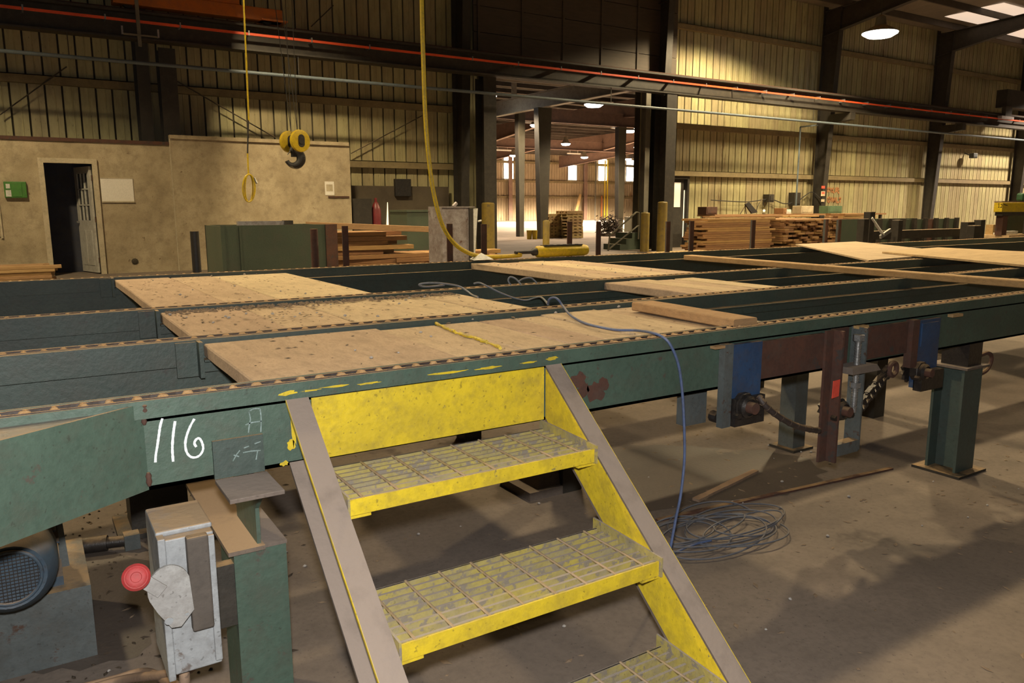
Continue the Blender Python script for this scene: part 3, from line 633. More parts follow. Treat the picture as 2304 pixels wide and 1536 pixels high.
# ------------------------------------------------------------------ deck planks
def plank(name, label, cat, x0, x1, y0, y1, z1, th, mt, group=None, rot=0, tilt=0, cham=.004):
    cx, cy = (x0+x1)/2, (y0+y1)/2; w_, l_ = (x1-x0)/2, (y1-y0)/2; mb = MB(); secs = []
    K = 4
    for k in range(K+1):
        yy = -l_+2*l_*k/K; dz = R.uniform(-.0012,.0012); c = cham; jx = R.uniform(-.0015,.0015)
        secs.append([(-w_+c+jx,yy,-th+dz),(w_-c+jx,yy,-th+dz),(w_+jx,yy,-th+c+dz),(w_+jx,yy,-c+dz),(w_-c+jx,yy,dz),(-w_+c+jx,yy,dz),(-w_+jx,yy,-c+dz),(-w_+jx,yy,-th+c+dz)])
    vs = [q for s in secs for q in s]; fs = [(k*8+i, k*8+(i+1)%8, (k+1)*8+(i+1)%8, (k+1)*8+i) for k in range(K) for i in range(8)]
    fs = [tuple(reversed(f)) for f in fs]+[tuple(range(8)), tuple(reversed(range(K*8, K*8+8)))]
    mb.add(vs, fs); me = mb.mesh(name); me.materials.append(mt)
    o = inst(name, me, None, (cx, cy, z1), (tilt, 0, rot)); return tag(o, label, cat, group)
ORD = ['first','second','third','fourth','fifth','sixth','seventh','eighth','ninth']
def row(edges, y0, y1, where, zt=.785, th=.040):
    for i, (a, b) in enumerate(zip(edges[:-1], edges[1:])):
        plank('deck_plank', 'dusty plank in the %s, %s from its left end' % (where, ORD[i]), 'plank', a+.004, b-.004, y0+R.uniform(0,.012), y1-R.uniform(0,.012), zt+R.uniform(-.006,.004), th, M['deck'], 'deck planks', R.uniform(-.006,.006))
row([.44,1.015,1.24,1.42,1.57,1.70,1.98,2.30], 1.832, 2.496, 'front run beside the stair')
row([.44,.765,1.02,1.36,1.60,1.80], 2.602, 3.361, 'middle left run')
row([.44,.745,.985,1.46], 3.467, 5.086, 'rear left run')
row([2.72,2.90,3.06,3.24,3.40], 2.602, 3.361, 'short middle right run')
row([2.84,3.05,3.26,3.50,3.74], 3.467, 5.086, 'rear run below the pendant', th=.045)
# yellow-painted edge strip on the front run
mb = MB(); q = [PZ(x, y, .7875) for x, y in ((960,715),(990,730),(1030,748),(1060,757),(1090,768),(1125,783))]
q = [p_+Vector((R.uniform(-.006,.006),R.uniform(-.004,.004),0)) for p_ in smooth_path(q, 6)]
for p_, q_ in zip(q[:-1], q[1:]): mb.cyl(p_, q_, R.uniform(.002,.0065), 6, R.uniform(.002,.0065))
tag(mb.build('paint_ridge', M['yellow']), 'ragged yellow paint ridge across the front planks', 'paint')
a = PZ(1470, 703, .79); b = PZ(1625, 731, .79)
o = plank('offcut_board', 'short thick board lying on the front planks at their right end', 'board', -.055, .055, -.28, .28, .822, .034, M['lumber_pale']); o.location = ((a.x+b.x)/2+.02, (a.y+b.y)/2+.0, .8235); o.rotation_euler[2] = math.atan2((b-a).y, (b-a).x)-math.pi/2
# long pole board across the chains
o = plank('long_board', 'long narrow board lying across three chain rails', 'board', -.045, .045, -1.55, 1.55, .842, .036, M['lumber_pale']); o.location = (4.25, 2.77, .8385); o.rotation_euler = (0, 0, math.atan2(2.375, .106)-math.pi/2)
# loose sheets at the far right
def sheet(label, corners, z, th, mt, sag=0):
    P = [PZ(x, y, z) for x, y in corners]; mb = MB(); K = 6; vs = []
    for i in range(K+1):
        for j in range(K+1):
            u, v = i/K, j/K; p = (P[0]*(1-u)+P[1]*u)*(1-v)+(P[3]*(1-u)+P[2]*u)*v; vs.append(Vector((p.x, p.y, z+sag*math.sin(math.pi*u)*math.sin(math.pi*v))))
    top = len(vs); vs += [p-Vector((0,0,th)) for p in vs[:top]]; fs = []
    idx = lambda i, j: i*(K+1)+j
    for i in range(K):
        for j in range(K):
            fs.append((idx(i,j),idx(i+1,j),idx(i+1,j+1),idx(i,j+1))); fs.append(tuple(top+q for q in (idx(i,j),idx(i,j+1),idx(i+1,j+1),idx(i+1,j))))
    rim = [idx(i,0) for i in range(K+1)]+[idx(K,j) for j in range(1,K+1)]+[idx(i,K) for i in range(K-1,-1,-1)]+[idx(0,j) for j in range(K-1,0,-1)]
    for a_, b_ in zip(rim, rim[1:]+rim[:1]): fs.append((a_, top+a_, top+b_, b_))
    return tag(mb.add(vs, fs).build('plywood_sheet', mt), label, 'plywood')
sheet('warm plywood sheet bridging the rear rails by the stacks', [(1790,549),(1955,585),(2160,568),(1925,543)], .812, .012, M['deck'])
sheet('paler bowed plywood sheet overlapping the other at the right edge', [(1985,566),(2330,598),(2440,572),(2110,556)], .828, .014, M['plywood'], .02)

# ------------------------------------------------------------------ yellow stair
ST = thing('access_stair', 'yellow steel stair with grating treads against the front rail', 'stair', (.87, 1.27, 0))
sl = .825
def stringer(xw, sgn):
    # web plane at xw, flanges point to sgn side (outward)
    mb = MB()
    def top(Y): return .772-sl*(1.745-Y)
    Ya, Yb = 1.738, 1.745-.772/sl
    dv = .160
    def seg(x0, x1, o0, o1):
        y2 = lambda o: 1.745-(.772-o)/sl
        P = [(Ya, top(Ya)-o0), (Ya, top(Ya)-o1), (y2(o1) if top(Yb)-o1 < 0 else Yb, 0), (y2(o0), 0)]
        mb.prism([(x0, a_, b_) for a_, b_ in P], (x1-x0, 0, 0))
    return seg, mb
for (xw, sg, nm) in ((.533, -1, 'L'), (1.205, 1, 'R')):
    seg, mb = stringer(xw, sg)
    seg(xw, xw+sg*.006, .008, .150); mb.build('stringer_web', M['yellow'], ST)
    seg, mb = stringer(xw, sg)
    seg(xw, xw+sg*.052, 0, .008); mb.build('stringer_flange', M['dusty_steel'], ST)
    seg, mb = stringer(xw, sg)
    seg(xw, xw+sg*.052, .150, .160); mb.build('stringer_flange', M['dusty_steel'], ST)
    seg, mb = stringer(xw, sg)
    seg(xw+sg*.0521, xw+sg*.0535, -.0005, .0085); mb.build('flange_edge', M['yellow'], ST)
MB().box(.540, 1.200, 1.738, 1.7415, .612, .7625).build('back_plate', M['yellow'], ST)
TX0, TX1 = .5335, 1.2045
bar_me = MB().box(0, TX1-TX0-.012, -.0035, .0035, -.028, 0).mesh('bearing_bar'); bar_me.materials.append(M['tread'])
cb = MB()
dpt = .232
cb.tube([(0,0,0),(.0004,dpt*.33,.0004),(0,dpt*.66,0),(0,dpt,0)], .0032, 6); cb_me = cb.mesh('cross_bar'); M['crossbar'] = mat('dusty_cross_bar', (.30,.21,.13), (.36,.26,.09), 20, rough=.8, dust=.6, dustcol=(.34,.25,.18)); cb_me.materials.append(M['crossbar'])
for (zt, yf) in ((.585, 1.512), (.378, 1.262), (.171, 1.012)):
    tr = MB().box(TX0+.004, TX1-.004, yf-.004, yf, zt-.034, zt+.001).build('tread', M['yellow'], ST)
    for k in range(9): inst('bearing_bar', bar_me, tr, tuple(Vector((TX0+.006, yf+.010+k*.0275, zt-.001))-ST.location))
    for k in range(8): inst('cross_bar', cb_me, tr, tuple(Vector((TX0+.04+k*.0835, yf, zt-.001))-ST.location))
    for xs in (TX0, TX1-.005):
        MB().prism([(xs, yf-.012, zt-.036), (xs, yf-.012, zt+.012), (xs, yf+dpt+.015, zt+.022), (xs, yf+dpt+.015, zt-.036)], (.005,0,0)).build('end_plate', M['tread'], tr)
    MB().box(TX0, TX0+.055, yf-.002, yf+.05, zt-.042, zt-.036).build('clip_angle', M['yellow'], tr); MB().box(TX1-.055, TX1, yf-.002, yf+.05, zt-.042, zt-.036).build('clip_angle', M['yellow'], tr)
    MB().box(TX0+.006, TX1-.006, yf+dpt-.004, yf+dpt, zt-.03, zt-.001).build('rear_bar', M['tread'], tr)

# ================================================================== FRONT LEFT: post, bracket, switch, motor
M['capdust'] = mat('sawdust_covered_steel', (.16,.12,.09), (.11,.085,.07), 6, rough=.8, dust=1.0, dustcol=(.36,.245,.145))
t = thing('support_post', 'green steel post with a stub beam under the chalked rail', 'post', (.40, 1.8, 0))
MB().box(.343, .462, 1.735, 1.745, 0, .424).build('front_plate', M['green'], t)
MB().box(.343, .353, 1.745, 1.88, 0, .424).box(.452, .462, 1.745, 1.88, 0, .424).build('side_plate', M['green'], t)
MB().box(.330, .412, 1.725, 2.26, .424, .434).build('cap_strip', M['capdust'], t); MB().box(.412, .464, 1.733, 2.02, .424, .432).build('cap_plate', M['dusty_steel'], t)
MB().prism([(.398,1.742,.434),(.398,1.94,.434),(.398,1.94,.5945),(.398,1.66,.5945),(.398,1.742,.52)], (.009,0,0)).build('stub_web', M['green'], t)
MB().box(.316, .430, 1.600, 1.745, .5945, .6035).build('stub_flange', M['dusty_steel'], t, bevel=.001)
MB().box(.316, .426, 1.7445, 1.7535, .6045, .692).build('upstand_plate', M['green2'], t)
mb = MB()
for q in ([(1290,1020),(1340,930),(1380,880)], [(1300,940),(1370,960)], [(1420,910),(1520,890),(1650,880)], [(1610,890),(1590,1000)], [(1430,850),(1500,825)], [(1570,795),(1650,765)]):
    P = [PY(*crop(*a_), 1.744) for a_ in q]
    for a_, b_ in zip(P[:-1], P[1:]): mb.bar(a_, b_, .0025, .0008, (0,-1,0))
mb.build('chalk_scribble', M['chalk_faint'], t)

M['pale_metal'] = mat('pale_worn_metal', (.34,.34,.33), (.26,.25,.24), 12, rough=.6, dust=.3)
SW = thing('disconnect_switch', 'grey disconnect switch box with red knob lever beside green post', 'switch box', (.24, 1.66, .25))
ys = 1.60
def sp(cx, cy, Y_=ys): p = PY(cx/2.4156, 900+cy/2.4156, Y_); return p
TL, TR, BR, BL = sp(890,750), sp(1165,722), sp(1205,1420), sp(960,1497)
xl, xr, zt, zb = (TL.x+BL.x)/2, (TR.x+BR.x)/2, (TL.z+TR.z)/2, (BL.z+BR.z)/2
MB().box(xl, xr, ys, ys+.17, zb, zt).build('box_body', M['box_grey'], SW, bevel=.003)
MB().box(xl-.014, xl, ys-.006, ys+.17, zb-.008, zt+.006).build('left_flange', M['box_grey'], SW, bevel=.002)
MB().box(xl-.014, xr+.002, ys+.02, ys+.17, zt, zt+.012).build('lid', M['box_grey'], SW, bevel=.004)
s0, s1 = sp(985,750).x+.002, sp(1150,1240).x
MB().box(s0+.004, s0+.046, ys-.022, ys, zb+.095, zt+.003).build('slot_strip', M['slot'], SW, bevel=.004)  # raised strip; the dark inside of a recessed slot put into its colour
MB().box(xr-.014, xr, ys-.008, ys, zb+.01, zt-.005).build('edge_strip', M['box_grey'], SW, bevel=.002)
hp = sp(940, 1045, ys-.03)
poly = [(math.cos(a_)*.040-.006, math.sin(a_)*.048+.012) for a_ in [math.radians(d) for d in range(20, 215, 13)]]+[(-.030,-.035),(-.008,-.072),(.010,-.074),(.036,-.045)]
MB().prism([(hp.x+x, ys-.034, hp.z+z) for x, z in poly], (0,.006,0)).build('lever_plate', M['pale_metal'], SW)
MB().cyl((hp.x-.012, ys-.0345, hp.z-.055), (hp.x-.012, ys-.036, hp.z-.055), .008, 14).build('rivet', M['box_grey'], SW); MB().cyl((hp.x+.022, ys-.0345, hp.z-.050), (hp.x+.022, ys-.036, hp.z-.050), .004, 10).build('rivet', M['box_grey'], SW)
MB().cyl((hp.x, ys-.028, hp.z), (hp.x, ys, hp.z), .016, 12).build('pivot', M['dark_steel'], SW)
kp = sp(740, 962, ys-.05)
lev = MB().bar((hp.x-.02, ys-.040, hp.z+.012), (kp.x, ys-.040, kp.z-.002), .004, .026, (0,0,1)).build('lever_arm', M['pale_metal'], SW)
d_ = (EYE-kp).normalized()
MB().lathe(kp-d_*.022, d_, [(.010,-.005),(.022,.004),(.0255,.010),(.0255,.022),(.021,.026),(.019,.0255),(.017,.027),(.010,.027),(.009,.0255),(.001,.0255)], 28).build('knob', M['red'], lev, smooth=True)
MB().box(xl, xr, ys+.17, 1.78, .30, .36).build('mounting_arm', M['dark_steel'], SW)
MB().box(xr-.02, .345, 1.74, 1.77, .25, .40).build('mounting_plate', M['dark_steel'], SW)

# conduits from the box bottom
for i, (dz, yy) in enumerate(((0, 0), (.02, .06))):
    a = Vector((xl+.02+.025*i, ys+.05+yy, zb)); 
    pts = [a, a+Vector((-.005,0,-.06)), PZ(330-40*i, 1512+14*i, .06), PZ(250-30*i, 1530+14*i, .04), PZ(120, 1560+14*i, .03), PZ(-60, 1580+20*i, .03)]
    tag(MB().tube(smooth_path(pts, 6), .011, 10).build('flexible_conduit', M['conduit'], smooth=True), ['upper tan conduit leaving the switch box to the left','lower tan conduit leaving the switch box to the left'][i], 'conduit', 'tan conduits')

MO = thing('electric_motor', 'blue electric motor with round fan grille at lower left', 'motor', (-.10, 2.2, 0))
mc = PY(22, 1300, 2.1)
MB().lathe((mc.x, 2.1, mc.z), (0,1,0), [(.062,.004),(.078,0),(.100,.03),(.104,.06),(.104,.16)], 32).build('fan_cover', M['blue_dark'] if 'blue_dark' in M else M['grey_steel'], MO, smooth=True)
M['motor_blue'] = mat('dusty_blue_motor', (.05,.085,.12), (.04,.06,.085), 8, rough=.5, dust=.9, dustcol=(.28,.21,.15))
MO.children[0].data.materials[0] = M['motor_blue']
mb = MB()
for i in range(-7, 8):
    o = i*.0083; L_ = math.sqrt(max(0, .062**2-o*o))
    mb.bar((mc.x+o, 2.099, mc.z-L_), (mc.x+o, 2.099, mc.z+L_), .0016, .0016, (0,1,0)); mb.bar((mc.x-L_, 2.098, mc.z+o), (mc.x+L_, 2.098, mc.z+o), .0016, .0016, (0,1,0))
mb.build('fan_grille', M['greasy'], MO)
MB().tube([(mc.x+math.cos(2*math.pi*i/28)*.066, 2.098, mc.z+math.sin(2*math.pi*i/28)*.066) for i in range(28)], .0045, 8, True).build('grille_ring', M['motor_blue'], MO, smooth=True)
bd = MB().lathe((mc.x, 2.26, mc.z), (0,1,0), [(.098,0),(.098,.28),(.07,.31)], 32); 
for i in range(20):
    a_ = 2*math.pi*i/20; c_, s_ = math.cos(a_), math.sin(a_); bd.bar((mc.x+c_*.102, 2.27, mc.z+s_*.102), (mc.x+c_*.102, 2.53, mc.z+s_*.102), .004, .014, (c_,0,s_))
bd.build('body', M['motor_blue'], MO)
MB().box(mc.x-.11, mc.x+.11, 2.28, 2.52, mc.z-.125, mc.z-.10).build('foot', M['motor_blue'], MO)
MB().box(mc.x-.14, mc.x+.17, 2.24, 2.6, 0, mc.z-.125).build('pedestal', M['grey_steel'], MO)
a = PY(230/2.4156, 900+650/2.4156, 2.3); b = PY(425/2.4156, 900+1070/2.4156, 2.3)
t = thing('drive_guard', 'dusty grey guard plate standing right of the blue motor', 'guard', ((a.x+b.x)/2, 2.42, 0))
MB().prism([(a.x+.03,2.40,0),(b.x,2.40,0),(b.x-.02,2.40,a.z),(a.x+.03,2.40,a.z+.01)], (0,.012,0)).build('guard_plate', M['grey_steel'], t); MB().box(a.x+.03, b.x+.02, 2.412, 2.6, 0, .06).build('guard_foot', M['grey_steel'], t)
a, b = PZ(183, 1228, .03), PZ(300, 1214, .03)
t = thing('hydraulic_cylinder', 'dark hydraulic cylinder with square end lying under rails', 'cylinder', (a.x, a.y, 0))
MB().cyl(a, a*.5+b*.5, .028, 14).build('barrel', M['greasy'], t, smooth=True); MB().cyl(a*.5+b*.5, b, .02, 12).build('rod', M['greasy'], t, smooth=True)
MB().bar(b-Vector((.03,0,0)), b+Vector((.02,0,0)), .05, .055).build('clevis', M['grey_steel'], t)
t = thing('under_deck_leg', 'dark square leg seen under the chalked rail beside the post', 'leg', (.33, 3.1, 0))
MB().box(.25, .45, 3.05, 3.2, 0, .5).build('leg', M['dark_steel'], t); MB().box(.2, .5, 3.0, 3.25, 0, .02).build('foot_plate', M['dark_steel'], t)
a = PZ(1240, 1112, 0)
t = thing('floor_block', 'grey timber block on the floor behind the stair', 'block', (a.x, a.y, 0))
MB().box(a.x-.12, a.x+.12, a.y-.02, a.y+.22, 0, .035).build('base', M['dusty_steel'], t); MB().hexa([(a.x-.07,a.y,.035),(a.x+.10,a.y,.035),(a.x+.10,a.y+.2,.035),(a.x-.07,a.y+.2,.035),(a.x-.03,a.y+.02,.14),(a.x+.10,a.y+.02,.14),(a.x+.10,a.y+.2,.14),(a.x-.03,a.y+.2,.14)]).build('upright', M['dusty_steel'], t)

# ================================================================== FRONT RIGHT: take-up and drive gear on the front rail
def yb(mb, x0, y0, x1, y1, Y0, Y1):      # box between two pixels on plane Y0
    a, b = PY(x0, y0, Y0), PY(x1, y1, Y0); return mb.box(a.x, b.x, Y0, Y1, b.z, a.z)
TK = thing('drive_station', 'drive and take-up gear hung on the front rail at right', 'conveyor drive', (2.5, 1.72, .27))
fy = 1.742
zt_, X = .757, lambda px, py=800: PY(px, py, fy).x
MB().box(X(1624), X(1643), 1.728, 1.7535, .475, .757).build('hanger_plate', M['grey_steel'], TK)
MB().box(X(1646), X(1709), 1.732, 1.7535, .50, .752).build('blue_plate', M['blue'], TK)
MB().box(X(1711), X(1851), 1.739, 1.7535, .618, .748).build('rust_plate', M['rust'], TK)
MB().box(X(1850), X(1870), 1.728, 1.738, .262, .757).box(X(1866), X(1870), 1.690, 1.728, .262, .757).build('angle_upright', M['rust'], TK)
MB().box(X(1872), X(1908), 1.745, 1.7535, .60, .757).build('rear_plate', M['rust'], TK)
MB().box(X(1918), X(1942), 1.728, 1.7535, .29, .757).box(X(1918), X(1921), 1.69, 1.728, .29, .757).build('grey_upright', M['grey_steel'], TK)
MB().box(X(1872), X(1918), 1.69, 1.73, .285, .33).build('cross_piece', M['grey_steel'], TK)
MB().box(X(1949), X(2037), 1.739, 1.7535, .622, .748).build('rust_plate', M['rust'], TK)
MB().box(X(2039), X(2053), 1.722, 1.7535, .56, .754).build('hanger_plate', M['rust'], TK)
MB().box(X(2056), X(2104), 1.732, 1.7535, .47, .748).build('blue_plate', M['blue'], TK)
MB().box(X(2062), X(2098), 1.726, 1.732, .64, .735).build('blue_label_plate', M['blue'], TK)
# take-up screw
sx = X(1906)
scr = MB().cyl((sx,1.70,.44), (sx,1.70,.715), .010, 12)
for k in range(26): scr.cyl((sx,1.70,.45+k*.0102), (sx,1.70,.454+k*.0102), .0122, 12)
sc_ = scr.build('takeup_screw', M['bright_steel'], TK, smooth=True)
MB().cyl((sx,1.70,.712), (sx,1.70,.735), .021, 6).build('screw_head', M['bright_steel'], sc_)
MB().cyl((sx,1.70,.535), (sx,1.70,.555), .020, 6).build('nut', M['bright_steel'], sc_)
MB().hexa([(X(1874),1.655,.600),(X(1936),1.655,.600),(X(1936),1.74,.600),(X(1874),1.74,.600),(X(1874)+.01,1.665,.622),(X(1936)-.01,1.665,.622),(X(1936)-.01,1.74,.622),(X(1874)+.01,1.74,.622)]).build('screw_plate', M['dusty_steel'], TK)
def bearing(cx, cy, r, Yf, lab):
    c = PY(cx, cy, Yf)
    b_ = MB().prism([(c.x+math.cos(a_)*r*1.25, Yf+.02, c.z+math.sin(a_)*r*1.25) for a_ in [2*math.pi*i/8+math.pi/8 for i in range(8)]], (0,.035,0)).build('bearing_housing', M['greasy'], TK, bevel=.004)
    MB().lathe((c.x,Yf+.022,c.z), (0,-1,0), [(r,0),(r,.014),(r*.75,.022),(r*.72,.014),(r*.55,.014)], 24).build('bearing_ring', M['greasy'], b_, smooth=True)
    MB().cyl((c.x,Yf+.02,c.z), (c.x,Yf-.02,c.z), r*.52, 18).build('shaft_end', M['rust'], b_, smooth=True)
    for s in (-1, 1): MB().cyl((c.x+s*r*1.35,Yf+.022,c.z-r*.6), (c.x+s*r*1.35,Yf+.002,c.z-r*.6), .011, 6).build('bolt', M['greasy'], b_)
    return c
c1 = bearing(1690, 917, .038, 1.69, '')
c2_ = bearing(1903, 925, .036, 1.69, '')
c3 = bearing(2087, 838, .034, 1.69, '')
MB().box(X(1646), X(1712), 1.715, 1.735, .475, .57).build('bearing_bracket', M['greasy'], TK)
MB().box(X(1576), X(1624), 1.80, 1.84, .48, .61).build('rear_bracket', M['grey_steel'], TK)
p = PY(1602, 935, 1.80); MB().cyl((p.x,1.80,p.z), (p.x,1.77,p.z), .02, 10).build('rear_bolt', M['greasy'], TK)
MB().box(X(2056), X(2104), 1.70, 1.735, .46, .54).build('bearing_bracket', M['greasy'], TK)
# greasy hose and drive chain
hs = [PY(1708,892,1.70), PY(1722,912,1.68), PY(1750,935,1.67), PY(1785,955,1.67), PY(1815,964,1.68), PY(1842,968,1.70)]
M['hose2'] = M['hose']; hm = MB().tube(smooth_path(hs, 6), .011, 10)
for q in smooth_path(hs, 4)[1:-1:2]: hm.lathe(q, (.8,0,-.6), [(.0118,-.004),(.0128,0),(.0118,.004)], 10)
hm.build('grease_hose', M['hose2'], TK, smooth=True)
ca, cb_ = PY(1935, 915, 1.76), PY(2000, 832, 1.76)
dcl = MB(); nL = 7
for k in range(nL):
    a = ca+(cb_-ca)*(k/nL); b = ca+(cb_-ca)*((k+1.15)/nL); off = .012 if k % 2 else .018
    for s in (-1, 1): 
        dvec = (cb_-ca).normalized(); pr = Vector((-dvec.z,0,dvec.x))
        dcl.bar(a+pr*s*off, b+pr*s*off, .02, .008, pr)
    dcl.bar(a-pr*.02, a+pr*.02, .012, .012, Vector((0,1,0)))
dcl.build('drive_chain', M['greasy'], TK)
MB().tube([(cb_.x+.01+math.cos(2*math.pi*i/20)*.026, 1.75, cb_.z+.004+math.sin(2*math.pi*i/20)*.026) for i in range(20)], .010, 8, True).build('sprocket_ring', M['rust'], TK, smooth=True)
for c in (c3, c2_):
    pl = []
    for i in range(24):
        rr = .055 if i % 2 else .042; pl.append((c.x+math.cos(2*math.pi*i/24)*rr, 1.762, c.z+math.sin(2*math.pi*i/24)*rr))
    MB().prism(pl, (0,.012,0)).build('sprocket', M['greasy'], TK)
a, b = PY(1874, 856, 1.688), PY(1886, 893, 1.688)
MB().hexa([(a.x,1.686,b.z),(b.x,1.686,b.z+.004),(b.x,1.6885,b.z+.004),(a.x,1.6885,b.z),(a.x+.002,1.686,a.z-.002),(b.x+.002,1.686,a.z),(b.x+.002,1.6885,a.z),(a.x+.002,1.6885,a.z-.002)]).build('red_tag', M['tagred'], TK)
for (px, py) in ((1610,780),(1933,734),(2145,708)): yb(MB(), px, py, px+22, py+3, 1.722, 1.745).build('wedge', M['lumber_pale'], TK)
# posts under the right part of the deck
t = thing('take_up_leg', 'grey floor leg behind the greasy hose', 'leg', (3.2, 2.42, 0))
a = PZ(1792, 1012, 0); MB().box(a.x-.03, a.x+.06, a.y, a.y+.09, 0, .498).build('leg', M['grey_steel'], t); MB().box(a.x-.06, a.x+.09, a.y-.03, a.y+.12, 0, .012).build('foot_plate', M['dark_steel'], t)
t = thing('i_section_post', 'green I-section post with dusty cap at the lower right', 'post', (3.55, 1.82, 0))
MB().box(3.47, 3.62, 1.76, 1.772, .012, .49).build('flange', M['green2'], t); MB().box(3.47, 3.62, 1.888, 1.90, .012, .49).build('flange', M['green2'], t)
MB().box(3.535, 3.545, 1.772, 1.888, .012, .49).build('web', M['green2'], t)
MB().box(3.45, 3.64, 1.74, 1.92, .49, .50).build('cap_plate', M['dusty_steel'], t); MB().box(3.49, 3.60, 1.76, 1.88, .50, .6035).build('jack_block', M['greasy'], t)
MB().box(3.43, 3.66, 1.72, 1.94, 0, .012).build('base_plate', M['dark_steel'], t)
MB().tube(smooth_path([(3.62,1.80,.52),(3.69,1.78,.54),(3.73,1.78,.51),(3.70,1.78,.46),(3.64,1.79,.44)], 5), .009, 8).build('lifting_ring', M['rust'], t, smooth=True)
# rust strip and stick on the floor
def strip(label, a, b, w_, h_, mt, nm='floor_strip'):
    a, b = PZ(*a, 0), PZ(*b, 0); up_ = Vector((0,0,h_/2)); mb = MB(); K = 7; prev = None
    for k in range(K):
        p, q = a+(b-a)*k/K, a+(b-a)*(k+1)/K; j = Vector((0, R.uniform(-.004,.004), 0)); mb.bar(p+up_, q+up_+j*0, w_*R.uniform(.85,1.1), h_)
    return tag(mb.build(nm, mt), label, 'strip')
strip('long rusty steel strip lying on the floor below the take-up', (1478,1172), (2005,1055), .022, .008, M['rust'])
strip('pale wooden lath on the floor left of the take-up', (1565,1128), (1700,1062), .030, .012, M['conduit'], 'wooden_lath')

# ================================================================== CABLES
cb1 = [PZ(945,643,.85)]
path = [(942,641,.82,0),(960,634,.84,0),(1000,636,.84,0),(1035,645,.83,0),(1062,662,.80,0)]
def cable(name, label, pts, r, mt, n=8, cat='cable'):
    return tag(MB().tube(smooth_path(pts, n), r, 8).build(name, mt, smooth=True), label, cat, None)
M['cable_pale'] = mat('pale_blue_cable', (.20,.23,.27), (.15,.17,.21), 30, rough=.6, dust=.4)
cable('blue_cable', 'grey-blue cable loop lying on the third chain, left', [PY(1000,641,3.42), PY(960,645,3.41), PY(943,641,3.40), PY(955,637,3.39), PY(990,637,3.38), PY(1030,643,3.36), PY(1050,654,3.31), PY(1062,663,3.25), PZ(1075,668,.79)], .0045, M['cable_pale'])
cable('blue_cable', 'grey-blue cable sagging from third chain into the gap', [PY(1066,638,3.42), PY(1078,636,3.40), PY(1095,643,3.36), PY(1125,658,3.33), PY(1160,671,3.30), PY(1185,675,3.28), PY(1215,668,3.1), PY(1233,684,2.60)], .0045, M['cable_pale'])
cable('blue_cable', 'heart-shaped cable loop standing on the third chain', [PY(1178,652,3.37), PY(1172,640,3.38), PY(1160,627,3.40), PY(1148,623,3.42), PY(1144,632,3.42), PY(1155,645,3.40), PY(1180,652,3.37), PY(1200,649,3.38), PY(1208,639,3.40), PY(1196,626,3.42), PY(1180,626,3.42), PY(1167,633,3.42)], .0045, M['cable_pale'])
cable('blue_cable', 'blue cable arching over second chain and hanging off front rail', [PY(1233,683,2.60), PY(1236,673,2.58), PY(1246,669,2.555), PY(1256,674,2.53), PY(1268,690,2.50), PZ(1285,710,.793), PZ(1320,728,.793), PZ(1380,741,.793), PZ(1430,743,.795), PY(1465,748,1.785), PY(1490,757,1.74), PY(1508,775,1.72), PY(1525,815,1.712), PY(1534,870,1.708), PY(1539,950,1.70), PY(1540,1030,1.69), PY(1532,1110,1.68), PY(1520,1170,1.68), PY(1508,1235,1.68), PY(1503,1262,1.70), PZ(1515,1245,.012), PZ(1560,1225,.012), PZ(1600,1215,.012)], .0045, M['cable_blue'])
# tangle on the floor
pts = []
for k in range(150):
    a_ = k*.42; cx = 2.10+.13*math.sin(k*.045+.4); cy = 1.90+.055*math.cos(k*.061); rx = .20+.07*math.sin(k*.11); ry = .115+.04*math.cos(k*.083)
    pts.append((cx+math.cos(a_)*rx, cy+math.sin(a_)*ry, .008+.008*(1+math.sin(k*.7))))
tag(MB().tube(smooth_path(pts, 4), .0032, 6).build('cable_tangle', M['cable_dusty'], smooth=True), 'loose tangle of dark blue cable on the floor right of stair', 'cable')
# pendant control and its cable
PD = thing('pendant_control', 'yellow crane pendant control lying on the rearmost chain', 'pendant control', (3.7, 5.13, .803))
MB().lathe((3.46,5.13,.852), (1,0,0), [(.036,0),(.046,.012),(.046,.47),(.040,.50)], 20).build('housing', M['yellow_clean'], PD, smooth=True)
MB().box(3.52, 3.90, 5.10, 5.16, .893, .903).build('button_strip', M['black'], PD)
for k in range(6): MB().cyl((3.55+k*.062,5.13,.903), (3.55+k*.062,5.13,.905), .015, 10).build('button', M['black'], PD)
MB().lathe((3.46,5.13,.852), (-1,0,0), [(.03,0),(.03,.03),(.014,.05),(.013,.20)], 14).build('strain_relief', M['black'], PD, smooth=True)
cable('pendant_cable', 'thick yellow cable hanging from above down to the pendant', [Vector((2.62,5.13,5.05)), PY(946,-260,5.13), PY(949,0,5.13), PY(952,120,5.13), PY(957,260,5.13), PY(965,360,5.13), PY(977,440,5.13), PY(995,505,5.13), PY(1020,545,5.13), PY(1050,567,5.13), PY(1085,577,5.13), PY(1130,577,5.13), PY(1170,574,5.13), Vector((3.28,5.13,.846))], .016, M['yellow_clean'])
p = PY(1092, 572, 5.05)
tag(MB().add([(p.x-.10,5.05,.812),(p.x+.08,5.06,.812),(p.x+.10,5.16,.815),(p.x-.07,5.17,.815),(p.x,5.11,.862)], [(0,1,4),(1,2,4),(2,3,4),(3,0,4),(3,2,1,0)]).build('crumpled_paper', M['white_plastic']), 'crumpled pale paper under the yellow pendant cable', 'paper')
